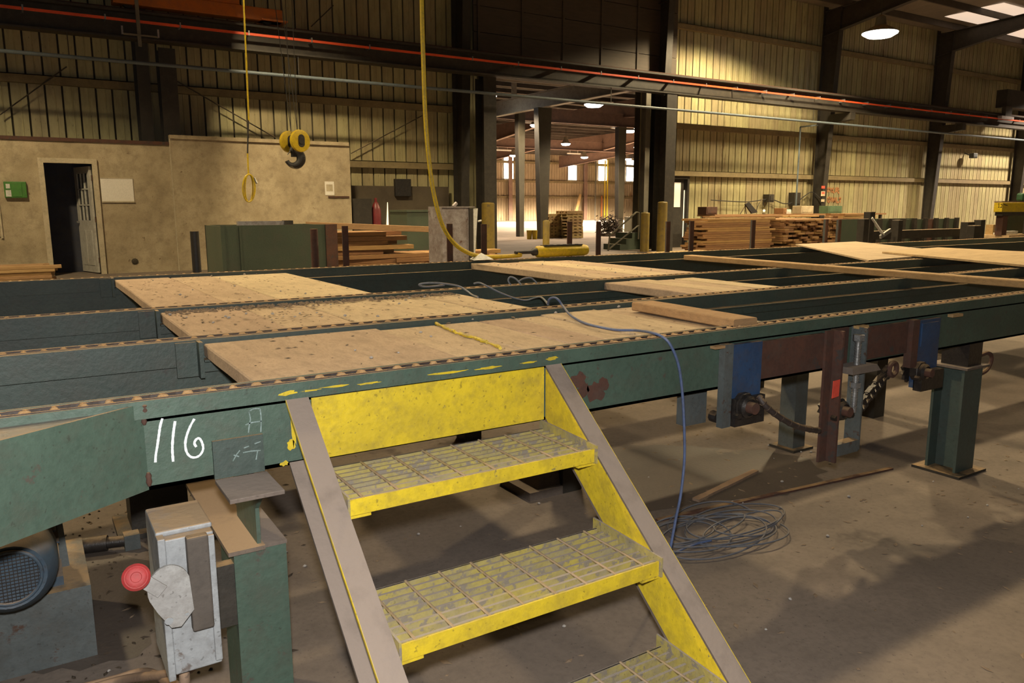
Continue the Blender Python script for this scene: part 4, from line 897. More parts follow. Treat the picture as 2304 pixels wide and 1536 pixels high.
# thin yellow rope with its coil
RY = 9.0
a = PY(548, 0, RY); t = thing('pendant_rope', 'thin yellow rope hanging before the office with coiled end', 'rope', (a.x, RY, 1.26))
MB().tube([(a.x+.02,RY,5.08), a, PY(560,272,RY)], .009, 8).build('rope', M['yellow_clean'], t, smooth=True)
MB().tube([PY(559,270,RY), PY(558,300,RY), PY(557,345,RY)], .008, 8).build('connector', M['black'], t, smooth=True)
MB().tube([PY(557,345,RY), PY(559,392,RY)], .009, 8).build('rope', M['yellow_clean'], t, smooth=True)
for (w_, ph) in ((13, 0), (9, .6), (14, 1.2)):
    MB().tube([PY(560+math.cos(2*math.pi*i/24)*w_, 423+math.sin(2*math.pi*i/24)*31, RY+.03*math.sin(2*math.pi*i/24+ph)) for i in range(24)], .008, 6, True).build('coil', M['yellow_clean'], t, smooth=True)
p = PY(572, 400, RY); MB().cyl(p, p+Vector((.02,-.02,-.06)), .012, 8).build('plug', M['bright_steel'], t)

# ================================================================== HOOK BLOCK
HY = 11.5
hc = PY(663, 318, HY); ax = Vector((.308,-.951,0)); ax.normalize()
t = thing('crane_hook_block', 'yellow two-sheave hook block with black hook hanging by office', 'crane hook', (hc.x, HY, 1.78))
for s in (-1, 1):
    c = hc+ax*s*.13
    g_ = MB().lathe(c-ax*.035, ax, [(.13,0),(.155,.008),(.16,.03),(.155,.062),(.13,.07)], 28).build('sheave_guard', M['hook_yellow'], t, smooth=True)
    MB().lathe(c+ax*(.036 if s > 0 else -.05), ax, [(.05,0),(.055,.004),(.05,.012)], 16).build('hub_opening', M['black'], g_)
    MB().prism([c+ax*.036+Vector((ax.y,-ax.x,0))*x+Vector((0,0,z)) for x, z in [(math.cos(q)*.055, math.sin(q)*.055+(.035 if math.sin(q) > 0 else -.035)) for q in [2*math.pi*i/20 for i in range(20)]]], ax*.004).build('side_slot', M['black'], g_)
MB().cyl(hc-ax*.17, hc+ax*.17, .03, 12).build('axle', M['black'], t)
MB().box(hc.x-.05, hc.x+.05, HY-.05, HY+.05, hc.z-.22, hc.z-.02).build('swivel', M['black'], t)
hk = []
r0 = PY(661, 356, HY); rx = Vector((.96,-.276,0))
for d in range(0, 265, 12):
    a_ = math.radians(105-d); hk.append(r0+rx*math.cos(a_)*.105+Vector((0,0,math.sin(a_)*.105)))
hk = [r0+Vector((0,0,.20)), r0+Vector((0,0,.15))]+hk
hm = MB(); P = smooth_path(hk, 3); n8 = len(P)
for i in range(n8-1):
    f = i/n8; rr = .032+.034*math.sin(min(1, f*1.12)*math.pi); f2 = (i+1)/n8; rr2 = .032+.034*math.sin(min(1, f2*1.12)*math.pi); hm.cyl(P[i], P[i+1], rr, 10, rr2)
hm.build('hook', M['black'], t, smooth=True)
MB().tube([r0+Vector((0,0,.14))-rx*.02, r0-rx*.085+Vector((0,0,.05))], .006, 6).build('safety_latch', M['bright_steel'], t)
for s, o in ((-.13,-.03),(-.13,.03),(.13,-.03),(.13,.03)):
    b = hc+ax*(s*.6)+Vector((0,0,.15)); MB().tube([b, (b.x+o*4-.1, b.y, 5.09)], .005, 6).build('hoist_rope', M['rope'], t)

# ================================================================== OFFICE WALL FITTINGS
def wallbox(x0, y0, x1, y1, Y0): a, b = PY(x0, y0, Y0), PY(x1, y1, Y0); return a.x, b.x, b.z, a.z
t = None
a0, a1, z0, z1 = wallbox(7, 408, 62, 445, OY-.08)
t = thing('first_aid_cabinet', 'bright green wall cabinet left of the doorway', 'cabinet', ((a0+a1)/2, OY-.04, z0))
MB().box(a0, a1, OY-.07, OY-.001, z0, z1).build('body', M['bright_green'], t, bevel=.008); MB().box(a0+.12, a1-.07, OY-.08, OY-.07, z0+.02, z1-.02).build('door', M['bright_green'], t, bevel=.004)
MB().box(a0+.02, a0+.10, OY-.078, OY-.07, z0+.02, z0+.13).build('label_plate', M['white_plastic'], t); MB().box(a0+.03, a0+.09, OY-.078, OY-.07, z0+.16, z1-.04).build('label_plate', M['white_plastic'], t)
a0, a1, z0, z1 = wallbox(225, 400, 303, 454, OY-.03)
t = thing('whiteboard', 'blank whiteboard right of the office doorway', 'whiteboard', ((a0+a1)/2, OY-.02, z0))
MB().box(a0, a1, OY-.02, OY-.001, z0, z1).build('board', M['whiteboard'], t, bevel=.006); MB().box(a0, a1, OY-.028, OY-.02, z0-.012, z0+.012).build('bottom_rail', M['trim'], t); MB().box(a0, a1, OY-.026, OY-.02, z1-.01, z1+.006).build('top_rail', M['trim'], t)
a0, a1, z0, z1 = wallbox(731, 408, 753, 439, OY-.05)
t = thing('paper_notice', 'pale paper notice near the office wall corner', 'notice', ((a0+a1)/2, OY-.04, z0)); MB().box(a0, a1, OY-.036, OY-.031, z0, z1).build('sheet', M['whiteboard'], t); MB().box(a0+.03, a1-.03, OY-.037, OY-.036, z0+.08, z1-.06).build('print', M['trim'], t)
a0, a1, z0, z1 = wallbox(739, 441, 786, 445, OY-.05)
tag(MB().box(a0, a1, OY-.05, OY-.031, z0, z1).build('wall_batten', M['rust']), 'thin rusty batten below the paper notice', 'batten')
a0, a1, z0, z1 = wallbox(-40, 460, 6, 532, OY-.03)
t = thing('framed_panel', 'edge of a framed panel at the left border of wall', 'panel', ((a0+a1)/2, OY, z0)); MB().box(a0, a1, OY-.02, OY-.001, z0, z1).build('board', M['office'], t); MB().box(a1-.02, a1+.01, OY-.03, OY-.001, z0-.03, z1+.03).build('frame', M['trim'], t)
for i, (px, py) in enumerate(((304,588),(495,572))):
    p = PY(px, py, OY-.03); tag(MB().lathe((p.x, OY-.004, p.z), (0,-1,0), [(.05,0),(.06,.008),(.03,.02)], 10).build('wall_hole_cover', M['seam']), ['dark round spot low on the office wall','dark spot on the wall beside the green bin'][i], 'fitting')

# ================================================================== LUMBER
def boardmesh(L_, W_, T_):
    mb = MB(); c = .004
    pr = [(-W_/2+c,-T_/2),(W_/2-c,-T_/2),(W_/2,-T_/2+c),(W_/2,T_/2-c),(W_/2-c,T_/2),(-W_/2+c,T_/2),(-W_/2,T_/2-c),(-W_/2,-T_/2+c)]
    mb.add([(-L_/2,a_,b_) for a_, b_ in pr]+[(L_/2,a_,b_) for a_, b_ in pr], [(i,i+8,(i+1)%8+8,(i+1)%8) for i in range(8)]+[tuple(range(8)), tuple(reversed(range(8,16)))])
    return mb
def bme(L_, W_, T_, mt): me = boardmesh(L_, W_, T_).mesh('lumber_board'); me.materials.append(mt); return me
def putb(me, x, y, z, rz, label, group, pitch=0): o = inst('lumber_board', me, None, (x, y, z), (0, pitch, rz)); return tag(o, label, 'board', group)
# left pile in front of the doorway
L1 = bme(1.9, .19, .05, M['lumber_pale']); L1b = bme(1.6, .14, .05, M['lumber_pale'])
for lay in range(6):
    for k in range(3):
        putb(L1 if (lay+k) % 3 else L1b, -.52+R.uniform(-.08,.10), 14.5+k*.21, .026+lay*.0515, R.uniform(-.01,.01), 'pale board in the low pile left of the office door', 'boards of the pile by the office door')
# pile beside the green bin
La = bme(1.7, .20, .06, M['lumber']); Lb = bme(1.1, .16, .06, M['lumber']); Lc = bme(1.35, .14, .055, M['lumber_pale'])
for lay in range(14):
    xc = 3.95 if lay < 9 else 3.75
    for k in range(3):
        putb((La, Lb)[(lay+k) % 2], xc+R.uniform(-.12,.12), 10.2+k*.23, .032+lay*.0625, R.uniform(-.025,.025), 'rough board in the left half of pile beside green bin', 'boards beside the green bin')
for lay in range(9):
    for k in range(3):
        putb((La, Lb)[(lay+k+1) % 2], 5.35+R.uniform(-.14,.14), 10.2+k*.23, .032+lay*.0625, R.uniform(-.03,.03), 'rough board in the right half of pile beside galvanised cabinet', 'boards beside the galvanised cabinet')
putb(bme(1.75,.12,.08,M['lumber_pale']), 4.05, 9.95+.1, .94, .0, 'long pale beam lying on top of the pile beside bin', None, .05)
# stacks on the right
Ls = bme(2.2, .18, .045, M['lumber']); Ls2 = bme(1.9, .16, .045, M['lumber'])
for lay in range(20):
    for k in range(3):
        putb((Ls, Ls2)[(lay*2+k) % 2], 13.55+R.uniform(-.12,.12), 12.1+k*.20, .024+lay*.0475, R.uniform(-.008,.008), 'long board in the left stack by the ribbed wall', 'boards of the long stack by the ribbed wall')
Le = [bme(2.0, w_, .045, M['lumber']) for w_ in (.16,.20,.24)]
for lay in range(18):
    x = 14.9
    while x < 17.3:
        w_ = R.choice((0,1,2)); ww = (.16,.20,.24)[w_]
        if R.random() > .10: putb(Le[w_], x+ww/2, 12.95+R.uniform(-.09,.09), .024+lay*.0505+R.uniform(0,.003), math.pi/2+R.uniform(-.01,.01), 'board seen end-on in the ragged middle stack by wall', 'boards of the end-on stack by the ribbed wall')
        x += ww+R.uniform(.01,.05)
for lay in range(17):
    for k in range(3):
        putb((Lb, Lc)[(lay+k) % 2], 18.2+R.uniform(-.2,.2), 12.2+k*.22, .032+lay*.0605, R.uniform(-.03,.03), 'dark rough board in the right end of stacks by wall', 'boards of the right-hand stack')
for k, (x, y, z) in enumerate(((14.0,12.3,.985),(15.6,12.9,.965),(16.8,12.9,.965))):
    putb(bme((2.4,1.1,1.1)[k],.22,.04,M['lumber_pale']), x, y, z, R.uniform(-.03,.03), ['loose pale board on top of the long stack','loose pale board on top of middle stack, left one','loose pale board on top of middle stack, right one'][k], 'loose boards on the stacks')
Lp = bme(1.5, .2, .05, M['lumber_pale'])
for lay in range(6):
    for k in range(2): putb(Lp, 11.9-.10*lay+R.uniform(-.1,.1), 11.4+k*.23, .027+lay*.052, R.uniform(-.02,.02), 'pale board in the low pile left of the stacks', 'boards of the low pale pile')

# ================================================================== MIDDLE GROUND
t = thing('steel_bin', 'dark green steel bin before the office wall', 'bin', (2.5, 9.5, 0))
MB().box(1.90, 3.06, 9.0, 9.03, 0, 1.01).build('front_panel', M['bin_green'], t); MB().box(1.90, 1.93, 9.03, 10.0, 0, 1.0).build('side_panel', M['bin_green'], t); MB().box(3.10, 3.13, 9.03, 10.0, 0, 1.0).build('side_panel', M['bin_green'], t)
MB().box(1.90, 3.13, 9.97, 10.0, 0, 1.0).build('rear_panel', M['bin_green'], t); MB().box(1.93, 3.10, 9.03, 9.97, .02, .05).build('floor_panel', M['bin_green'], t)
MB().box(3.06, 3.2, 8.985, 9.06, 0, 1.01).build('rust_corner', M['rust'], t); MB().box(1.87, 1.91, 8.985, 9.03, 0, 1.01).build('left_edge', M['bin_green'], t); MB().box(2.07, 2.085, 8.99, 9.0, 0, 1.0).build('stiffener', M['bin_green'], t)
t = thing('galvanised_channel', 'bright galvanised channel lying across the green bin top', 'channel', (2.45, 9.3, 1.0)); MB().box(2.13, 2.66, 9.28, 9.36, 1.0, 1.05).build('channel', M['galv'], t); MB().box(2.66, 2.76, 9.26, 9.38, 1.0, 1.055).build('end_block', M['dark_steel'], t)
t = thing('galvanised_cabinet', 'scuffed galvanised cabinet right of the lumber pile', 'cabinet', (4.84, 9.2, 0))
MB().box(4.61, 5.0, 9.0, 9.4, 0, 1.2).build('body', M['galv'], t); MB().box(5.0, 5.06, 8.98, 9.4, 0, 1.19).build('dark_edge', M['dark_steel'], t); MB().box(4.61, 5.09, 8.99, 9.4, 1.2, 1.215).build('top', M['galv'], t)
MB().hexa([(5.07,9.0,.55),(5.09,9.0,.55),(5.09,9.03,.55),(5.07,9.03,.55),(5.06,9.0,1.19),(5.14,9.0,1.19),(5.14,9.03,1.19),(5.06,9.03,1.19)]).build('funnel', M['white_plastic'], t); MB().cyl((4.88,9.2,1.215), (4.93,9.2,1.26), .025, 8).build('elbow', M['galv'], t); MB().cyl((5.14,9.0,1.02),(5.19,9.0,1.03),.012,8).build('tap', M['white_plastic'], t)
# bollards
def bollard(px, ptop, Y_, r, label, mt=M['yellow'], grp='yellow bollards'):
    a = PY(px, ptop, Y_); t = thing('bollard', label, 'bollard', (a.x, Y_, 0), grp); MB().lathe((a.x,Y_,0), (0,0,1), [(r,0),(r,a.z-.02),(r*.85,a.z),(.01,a.z+.01)], 20).build('pipe', mt, t, smooth=True); MB().lathe((a.x,Y_,0), (0,0,1), [(r*1.6,0),(r*1.6,.015),(r*1.1,.018)], 16).build('foot_flange', M['dark_steel'], t)
M['bol'] = mat('dirty_yellow_paint', (.25,.175,.025), (.17,.12,.025), 4, rough=.55, spot=(.12,.09,.04), spot_t=.6)
bollard(1098, 456, 15.6, .15, 'wide dirty yellow bollard at the left of opening', M['bol'])
bollard(1491, 454, 15.5, .13, 'tall yellow bollard at the right of opening', M['bol'])
bollard(1452, 478, 15.9, .12, 'dark yellow bollard hugging the grey right jamb', M['bol'])
bollard(1229, 496, 11.5, .062, 'slim yellow bollard just behind the pendant', M['bol'])
# stakes
SK = [(437,520,.05),(706,515,.05),(773,508,.045),(1008,503,.05),(1085,504,.05),(1278,498,.05),(1343,498,.05),(1500,498,.045),(1553,497,.05),(1692,495,.05),(1857,493,.04),(1886,494,.045)]
slab = ['leftmost dark stake before the office wall','brown stake in front of the green bin right half','stake at the right end of the green bin','brown stake before the galvanised cabinet','stake right of the galvanised cabinet','stake before the pallet stacks','stake right of the pallet stacks','stake before the right opening column','stake before the dark door','stake before the long lumber stack','stake before the middle lumber stack, left of pair','stake before the middle lumber stack, right of pair']
for i, (px, py, w_) in enumerate(SK):
    a = PY(px, py, 5.45); t = thing('steel_stake', slab[i], 'stake', (a.x, 5.45, 0), 'stakes behind the rearmost rail')
    if i in (0, 1): MB().lathe((a.x,5.45,0), (0,0,1), [(w_*.55,0),(w_*.55,a.z),(w_*.4,a.z)], 14).build('pipe', M['rust'] if i else M['dark_steel'], t, smooth=True)
    else:
        MB().box(a.x-w_/2, a.x+w_/2, 5.42, 5.43, 0, a.z).build('flange', M['rust'], t); MB().box(a.x+w_/2-.008, a.x+w_/2, 5.43, 5.48, 0, a.z).build('web', M['grey_steel'], t)
    MB().box(a.x-.07, a.x+.07, 5.38, 5.52, 0, .012).build('foot_plate', M['dark_steel'], t)
# things against the dark wall bay
a = PY(845, 440, 16.6); t = thing('red_cylinder', 'tall dark red gas cylinder in the dark bay', 'cylinder', (a.x, 16.6, 0)); MB().lathe((a.x,16.6,0), (0,0,1), [(.10,0),(.11,.02),(.11,1.15),(.06,1.3),(.03,1.33),(.03,1.42)], 20).build('body', mat('dark_red_paint', (.22,.03,.035), None, 6, rough=.4), t, smooth=True)
t = thing('dark_cabinet', 'tall dark cabinet left of the red gas cylinder', 'cabinet', (a.x-.45, 16.6, 0)); MB().box(a.x-.62, a.x-.18, 16.4, 16.9, 0, 1.4).build('body', M['dark_steel'], t); MB().box(a.x-.60, a.x-.20, 16.39, 16.4, .05, 1.35).build('door', M['dark_steel'], t)
a = PY(975, 475, 13.5); t = thing('dark_crate', 'large dark green crate behind the galvanised cabinet', 'crate', (a.x, 13.9, 0)); MB().box(a.x-.55, a.x+.25, 13.5, 14.3, .08, 1.12).build('body', M['bin_green'], t); MB().box(a.x-.57, a.x+.27, 13.48, 14.32, 1.12, 1.16).build('rim', M['bin_green'], t); MB().box(a.x-.5, a.x-.3, 13.5, 14.3, 0, .08).box(a.x+.0, a.x+.2, 13.5, 14.3, 0, .08).build('skid', M['dark_steel'], t)
a = PY(908, 420, 17.0); tag(MB().box(a.x-.2, a.x+.2, 17.0, 17.12, a.z-.22, a.z+.18).build('meter_box', M['black'], bevel=.01), 'black meter box on the dark stained wall', 'box')
a = PY(905, 480, 17.15); M['stain'] = mat('oil_stained_sheet', (.06,.045,.03), (.10,.08,.05), 2, rough=.7)
t = thing('stained_sheet', 'oily, darkened steel splash sheet low on the bay right of office', 'sheet', (7.7, 17.1, 0)); MB().box(6.3, 8.95, 17.09, 17.105, 0, 1.7).build('sheet', M['stain'], t)

# ================================================================== SECOND HALL CONTENTS
def pallet_me(W_, D_):
    mb = MB()
    for k in range(3): yy = -D_/2+k*(D_-.05)/2; mb.box(-W_/2, W_/2, yy, yy+.05, .018, .10)
    n_ = max(3, int(W_/.16))
    for k in range(n_):
        xx = -W_/2+k*(W_-.09)/(n_-1); mb.box(xx, xx+.09, -D_/2, D_/2, .10, .118); mb.box(xx, xx+.09, -D_/2, D_/2, 0, .018)
    me = mb.mesh('pallet'); me.materials.append(M['palwood']); return me
M['palwood'] = mat('pallet_wood', (.42,.29,.12), (.32,.22,.08), 5, rough=.85, rand=.2)
for i, (px, wpx, nn) in enumerate(((1249,22,8),(1270,16,8),(1298,38,9))):
    c = PZ(px, 536, 0); sc = 1740*c.y/((c.x*.533+c.y*.846)**2); me = pallet_me(wpx/sc*.9, .8)
    for k in range(nn):
        o = inst('pallet', me, None, (c.x+R.uniform(-.02,.02), c.y+.5+R.uniform(-.02,.02)+(0,.25,0)[i], k*.1185), (0,0,R.uniform(-.015,.015)))
        tag(o, ['wooden pallet in the left stack behind the slim bollard','wooden pallet in the narrow middle stack','wooden pallet in the widest right-hand stack'][i], 'pallet', ['left pallet stack','middle pallet stack','right pallet stack'][i])
for i, px in enumerate((1191, 1203)):
    c = PZ(px, 538, 0); t = thing('bucket', ['left yellow bucket beside the thick tapered column','right yellow bucket touching the thick tapered column'][i], 'bucket', c, 'yellow buckets')
    MB().lathe(c, (0,0,1), [(.09,0),(.11,.33),(.115,.34),(.10,.34),(.09,.3)], 16).build('pail', M['yellow_clean'], t, smooth=True); MB().tube([c+Vector((math.cos(q)*.115,-.02,.33-math.sin(q)*.12)) for q in [math.pi*i_/8 for i_ in range(9)]], .006, 5).build('bail_handle', M['dark_steel'], t)
c = PZ(1377, 531, 0); mb = MB()
for k in range(420):
    p = c+Vector((R.gauss(-.05,.24), R.gauss(.1,.15), abs(R.gauss(.42,.2)))); d = Vector((R.uniform(-1,1),R.uniform(-1,1),R.uniform(-.5,.5))).normalized()*R.uniform(.1,.35); p.z = max(p.z, .2); mb.bar(p-d*.5, p+d*.5, R.uniform(.02,.06), .015)
mb.box(c.x-.45, c.x+.45, c.y-.2, c.y+.4, 0, .12)
o = mb.build('brush_pile', M['bark']); tag(o, 'heap of dark brush and offcuts beyond the steps', 'brush pile', None, 'stuff')
# steps with handrail just inside the opening
c0 = PZ(1398, 563, 0); t = thing('entry_steps', 'small dark steps with handrail at the right of opening', 'steps', (c0.x+.4, c0.y, 0))
for k in range(3): MB().box(c0.x+k*.22, c0.x+.9, c0.y+.06, c0.y+.8, k*.16, (k+1)*.16).build('step', M['bin_green'], t)
hr = [(c0.x-.35,c0.y,0),(c0.x-.35,c0.y,.52),(c0.x+.85,c0.y,1.35),(c0.x+.95,c0.y,1.35)]
MB().tube([PY(1368,566,c0.y), PY(1372,530,c0.y), PY(1432,477,c0.y), PY(1438,478,c0.y), PY(1436,538,c0.y)], .025, 8).build('handrail', M['b2col'], t); MB().tube([PY(1371,560,c0.y), PY(1435,508,c0.y), PY(1440,507,c0.y)], .022, 8).build('mid_rail', M['b2col'], t)
c = PZ(1430, 524, 0); t = thing('grey_box', 'grey steel box behind the handrail', 'box', c); MB().box(c.x-.28, c.x+.28, c.y, c.y+.5, 0, .72).build('body', M['b2col'], t); MB().box(c.x-.3, c.x+.3, c.y-.02, c.y+.52, .72, .75).build('lid', M['b2col'], t)
# far wall pipes and post
for i, (px, y0, y1, mt) in enumerate(((1341,340,440,'grey_column'),(1362,360,470,'yellow_clean'),(1368,360,470,'yellow_clean'),(1354,440,490,'orange'),(1165,440,505,'yellow_clean'))):
    a, b = PY(px, y0, FY-.8), PY(px, y1, FY-.8); t = thing('wall_pipe', ['tall pale pipe between the two middle far windows','left of twin yellow pipes by the third far window','right of twin yellow pipes by the third far window','short orange post at the foot of far wall','yellow pipe guard left of the slim column'][i], 'pipe', (a.x, FY-.8, 0)); MB().cyl((a.x,FY-.8,0), (a.x,FY-.8,a.z), .07, 8).build('pipe', M[mt], t)
p = PY(1301, 460, FY-1); t = thing('leaning_plank', 'plank leaning on the far wall above pallets', 'plank', (p.x, FY-1, 0)); a, b = PY(1292, 486, FY-1.5), PY(1306, 437, FY-.7); MB().bar((a.x,a.y,0), b, .3, .06, (0,1,0)).build('plank', M['lumber_pale'], t)

# ================================================================== RIGHT: bench, machine, panels
t = thing('work_bench', 'low work bench along the ribbed wall behind the stacks', 'bench', (19, 16.2, 0))
MB().box(16.9, 25.2, 15.9, 16.6, .93, .98).build('bench_top', M['lumber'], t)
for x in (17.1, 19.7, 22.4, 25.0):
    for y in (15.95, 16.5): MB().box(x-.04, x+.04, y, y+.08, 0, .93).build('leg', M['dark_steel'], t)
def onb(px0, py0, px1, py1, Y0=16.1): a, b = PY(px0, py0, Y0), PY(px1, py1, Y0); return a.x, b.x, .982, a.z
def item(name, label, cat, px0, py0, px1, py1, mt, extra=None, dp=.35):
    x0, x1, z0, z1 = onb(px0, py0, px1, py1); t = thing(name, label, cat, ((x0+x1)/2, 16.1, z0)); MB().box(x0, x1, 16.0, 16.0+dp, z0, z1).build('body', mt, t, bevel=.01)
    MB().box(x0+.04, x1-.04, 15.99, 16.0, z0+.05, z1-.05).build(extra or 'front_panel', mt, t); return t
item('rusty_cabinet', 'rust-orange cabinet at the left end of bench', 'cabinet', 1584, 465, 1608, 482, M['rust'])
item('beige_case', 'beige case near the column on the bench', 'case', 1798, 463, 1824, 480, M['office'], 'lid')
item('green_box', 'green box on the bench right of the column', 'box', 1858, 463, 1888, 480, mat('faded_green', (.10,.17,.09), None, 4), 'door')
item('small_white_box', 'small white box in the middle of bench', 'box', 1764, 471, 1774, 481, M['white_plastic'])
item('small_tan_box', 'small tan box left of the white one on bench', 'box', 1757, 468, 1764, 481, M['lumber'])
x0, x1, z0, z1 = onb(1672, 455, 1702, 480); t = thing('tilted_screen', 'black panel tilted on a wire stand on bench', 'panel', ((x0+x1)/2, 16.1, z0))
MB().prism([(x0+.05,16.05,z1-.06),(x0+.22,16.05,z1),(x1,16.05,z0+.06),(x1-.25,16.05,z0+.02)], (0,.05,0)).build('panel', M['black'], t); MB().tube([(x0-.1,16.1,z0+.012),(x0+.1,16.1,z1-.1),(x0+.16,16.1,z0+.012)], .015, 6).build('stand', M['dark_steel'], t); MB().tube([(x1-.05,16.1,z0+.04),(x1+.1,16.1,z1-.02),(x1+.25,16.1,z1+.1),(x1+.3,16.1,z1-.1)], .012, 6).build('wire_arm', M['dark_steel'], t)
for i, (a_, b_, c_, d_) in enumerate(((1731,437,1741,455),(1789,433,1800,462))):
    a, b = PY(a_, b_, 17.0), PY(c_, d_, 17.0); t = thing('switch_box', ['dark switch box on ribbed wall above bench, left','dark switch box beside the blue drop pipe'][i], 'switch box', (a.x, 17.05, b.z)); MB().box(a.x, b.x, 17.0, 17.25, b.z, a.z).build('body', M['dark_steel'], t); MB().box(a.x+.04, b.x-.04, 16.98, 17.0, b.z+.05, a.z-.05).build('cover', M['dark_steel'], t)
a = PY(1719, 475, 16.3); t = thing('task_light', 'small lit bulb standing on the bench', 'lamp', (a.x, 16.3, .982)); MB().lathe((a.x,16.3,.982), (0,0,1), [(.05,0),(.05,.02),(.015,.03),(.015,.06)], 10).build('base', M['dark_steel'], t); MB().lathe((a.x,16.3,1.04), (0,0,1), [(.02,0),(.045,.04),(.02,.08)], 10).build('bulb', M['slit_light'], t)
cable('wall_cable', 'dark cable strung along the ribbed wall above bench', [PY(1600,450,17.1), PY(1680,454,17.1), PY(1732,448,17.1), PY(1765,458,17.1), PY(1795,452,17.1), PY(1825,432,17.1), PY(1845,446,16.7)], .015, M['black'])
# green panels
t = thing('panel_bin', 'long green and rust panelled bin at right of the stacks', 'bin', (17, 9.8, 0))
x0, x1 = PY(1977, 492, 9.5).x, PY(2150, 492, 9.5).x; zt = PY(2060, 493, 9.5).z; n_ = 7
for k in range(n_):
    xa = x0+(x1-x0)*k/n_; xb = x0+(x1-x0)*(k+1)/n_; MB().box(xa+.02, xb-.02, 9.5, 9.53, .05, zt).build('panel', M['bin_green'] if k % 3 != 1 else M['rust'], t)
for k in range(n_+1): xa = x0+(x1-x0)*k/n_; MB().box(xa-.05, xa+.05, 9.44, 9.5, 0, zt+.02).build('upright', M['dark_steel'], t)
MB().box(x0, x1, 10.4, 10.43, .05, zt).build('rear_panel', M['bin_green'], t)
# dark frame behind the plywood and stop posts
t = thing('outfeed_frame', 'dark low outfeed frame behind the plywood sheets', 'frame', (9.5, 5.6, 0))
a, b = PY(1948, 531, 6.6), PY(2165, 541, 6.6); a.z = b.z = .80
MB().bar(a, b, .12, .12).build('top_beam', M['dark_steel'], t); MB().bar(a-Vector((0,0,.2)), b-Vector((0,0,.2)), .10, .06).build('lower_beam', M['dark_steel'], t)
for f in (.05, .5, .95): p = a+(b-a)*f; MB().box(p.x-.05, p.x+.05, p.y-.04, p.y+.04, 0, .74).build('leg', M['dark_steel'], t)
for i, (px, y0, w_) in enumerate(((1943,492,.055),(1957,476,.055),(2178,499,.09),(2192,507,.08),(2205,494,.06),(2020,495,.05))):
    YQ = (6.1,6.35,5.7,5.45,5.75,6.3)[i]; q = PY(px, y0, YQ); t = thing('stop_post', ['dark post left of pair at the stacks right end','taller dark post of the pair at stacks right end','thick leaning dark post before yellow machine','second thick dark post before yellow machine','slim dark post nearest yellow machine','slim dark post before the panelled bin'][i], 'post', (q.x, YQ, 0), 'stop posts'); MB().box(q.x-w_, q.x+w_, YQ-.05, YQ+.05, 0, q.z).build('post', M['dark_steel'], t, bevel=.006); MB().box(q.x-w_*1.2, q.x+w_*1.2, YQ-.08, YQ+.08, 0, .015).build('foot_plate', M['dark_steel'], t)
a, b = PY(1961, 490, 6.3), PY(1987, 528, 6.3)
t = thing('floor_squeegee', 'pale-handled squeegee leaning near the dark posts', 'squeegee', (b.x, 6.3, .9)); MB().tube([a, b], .018, 8).build('handle', M['white_plastic'], t); MB().bar(b+Vector((-.06,0,-.03)), b+Vector((.16,0,.06)), .03, .05).build('head', M['bright_steel'], t)
# yellow machine
MX = PY(2237, 455, 6.10).x
t = thing('yellow_gantry', 'yellow machine beam on dark posts at the right edge', 'machine', (MX+1, 6.3, 0))
MB().box(MX, MX+2.6, 5.98, 6.10, 1.115, 1.255).build('yellow_beam', M['yellow_clean'], t, bevel=.006); MB().box(MX+.05, MX+2.6, 5.99, 6.10, 1.06, 1.115).build('under_beam', M['dark_steel'], t); MB().box(MX-.0, MX+2.6, 5.99, 6.10, 1.255, 1.275).build('top_strip', M['conduit'], t)
MB().box(MX+.10, MX+.24, 6.0, 6.10, .772, 1.06).build('post', M['rust'], t); MB().box(MX+.95, MX+1.08, 6.0, 6.10, .772, 1.06).build('post', M['dark_steel'], t); MB().box(MX+.55, MX+2.6, 6.24, 6.28, .772, 1.06).build('rear_screen', M['bin_green'], t)
mb = MB()
f_ = lambda x, y: PY(2180+x/11.81, 430+y/11.81, 5.977)
strokes(mb, [[(785,335),(810,335)],[(800,335),(795,430)],[(780,430),(810,430)],[(840,350),(880,350),(870,430),(835,430)],[(930,345),(1000,375),(1030,375)]], f_, .010, .003); mb.build('black_lettering', M['black'], t)
MB().box(MX+.62, MX+1.5, 6.0, 6.1, 1.275, 1.40).build('green_motor', mat('machine_green', (.03,.12,.05), None, 5, rough=.5), t, bevel=.03)
t = thing('machine_table', 'pale wooden table edge under the yellow machine', 'table', (MX+.9, 6.2, 0)); TXL = PY(2200, 532, 6.35).x; MB().box(TXL, MX+2.6, 5.9, 6.35, .725, .77).build('table_top', M['plywood'], t); MB().box(TXL+.05, MX+2.6, 5.96, 6.3, .05, .725).build('table_body', M['bin_green'], t); MB().box(TXL+.1, MX+2.5, 6.0, 6.28, 0, .05).build('plinth', M['dark_steel'], t)
t = thing('white_tray', 'bright white tray on the machine table', 'tray', (MX+.5, 6.1, .771)); MB().box(MX+.28, MX+.85, 6.12, 6.21, .771, .80).build('tray', M['white_plastic'], t, bevel=.006); MB().box(MX+.45, MX+.85, 6.12, 6.21, .80, .82).build('papers', M['white_plastic'], t)
t = thing('tan_carton', 'tan carton on the machine table left of the post', 'carton', (MX-.1, 6.6, .771))
c0 = PY(2218, 510, 6.33).x; t.location = (c0+.1, 6.27, .771); MB().box(c0, c0+.22, 6.22, 6.33, .771, .92).build('box', M['lumber_pale'], t); MB().box(c0+.09, c0+.13, 6.219, 6.331, .92, .923).build('tape', M['trim'], t)
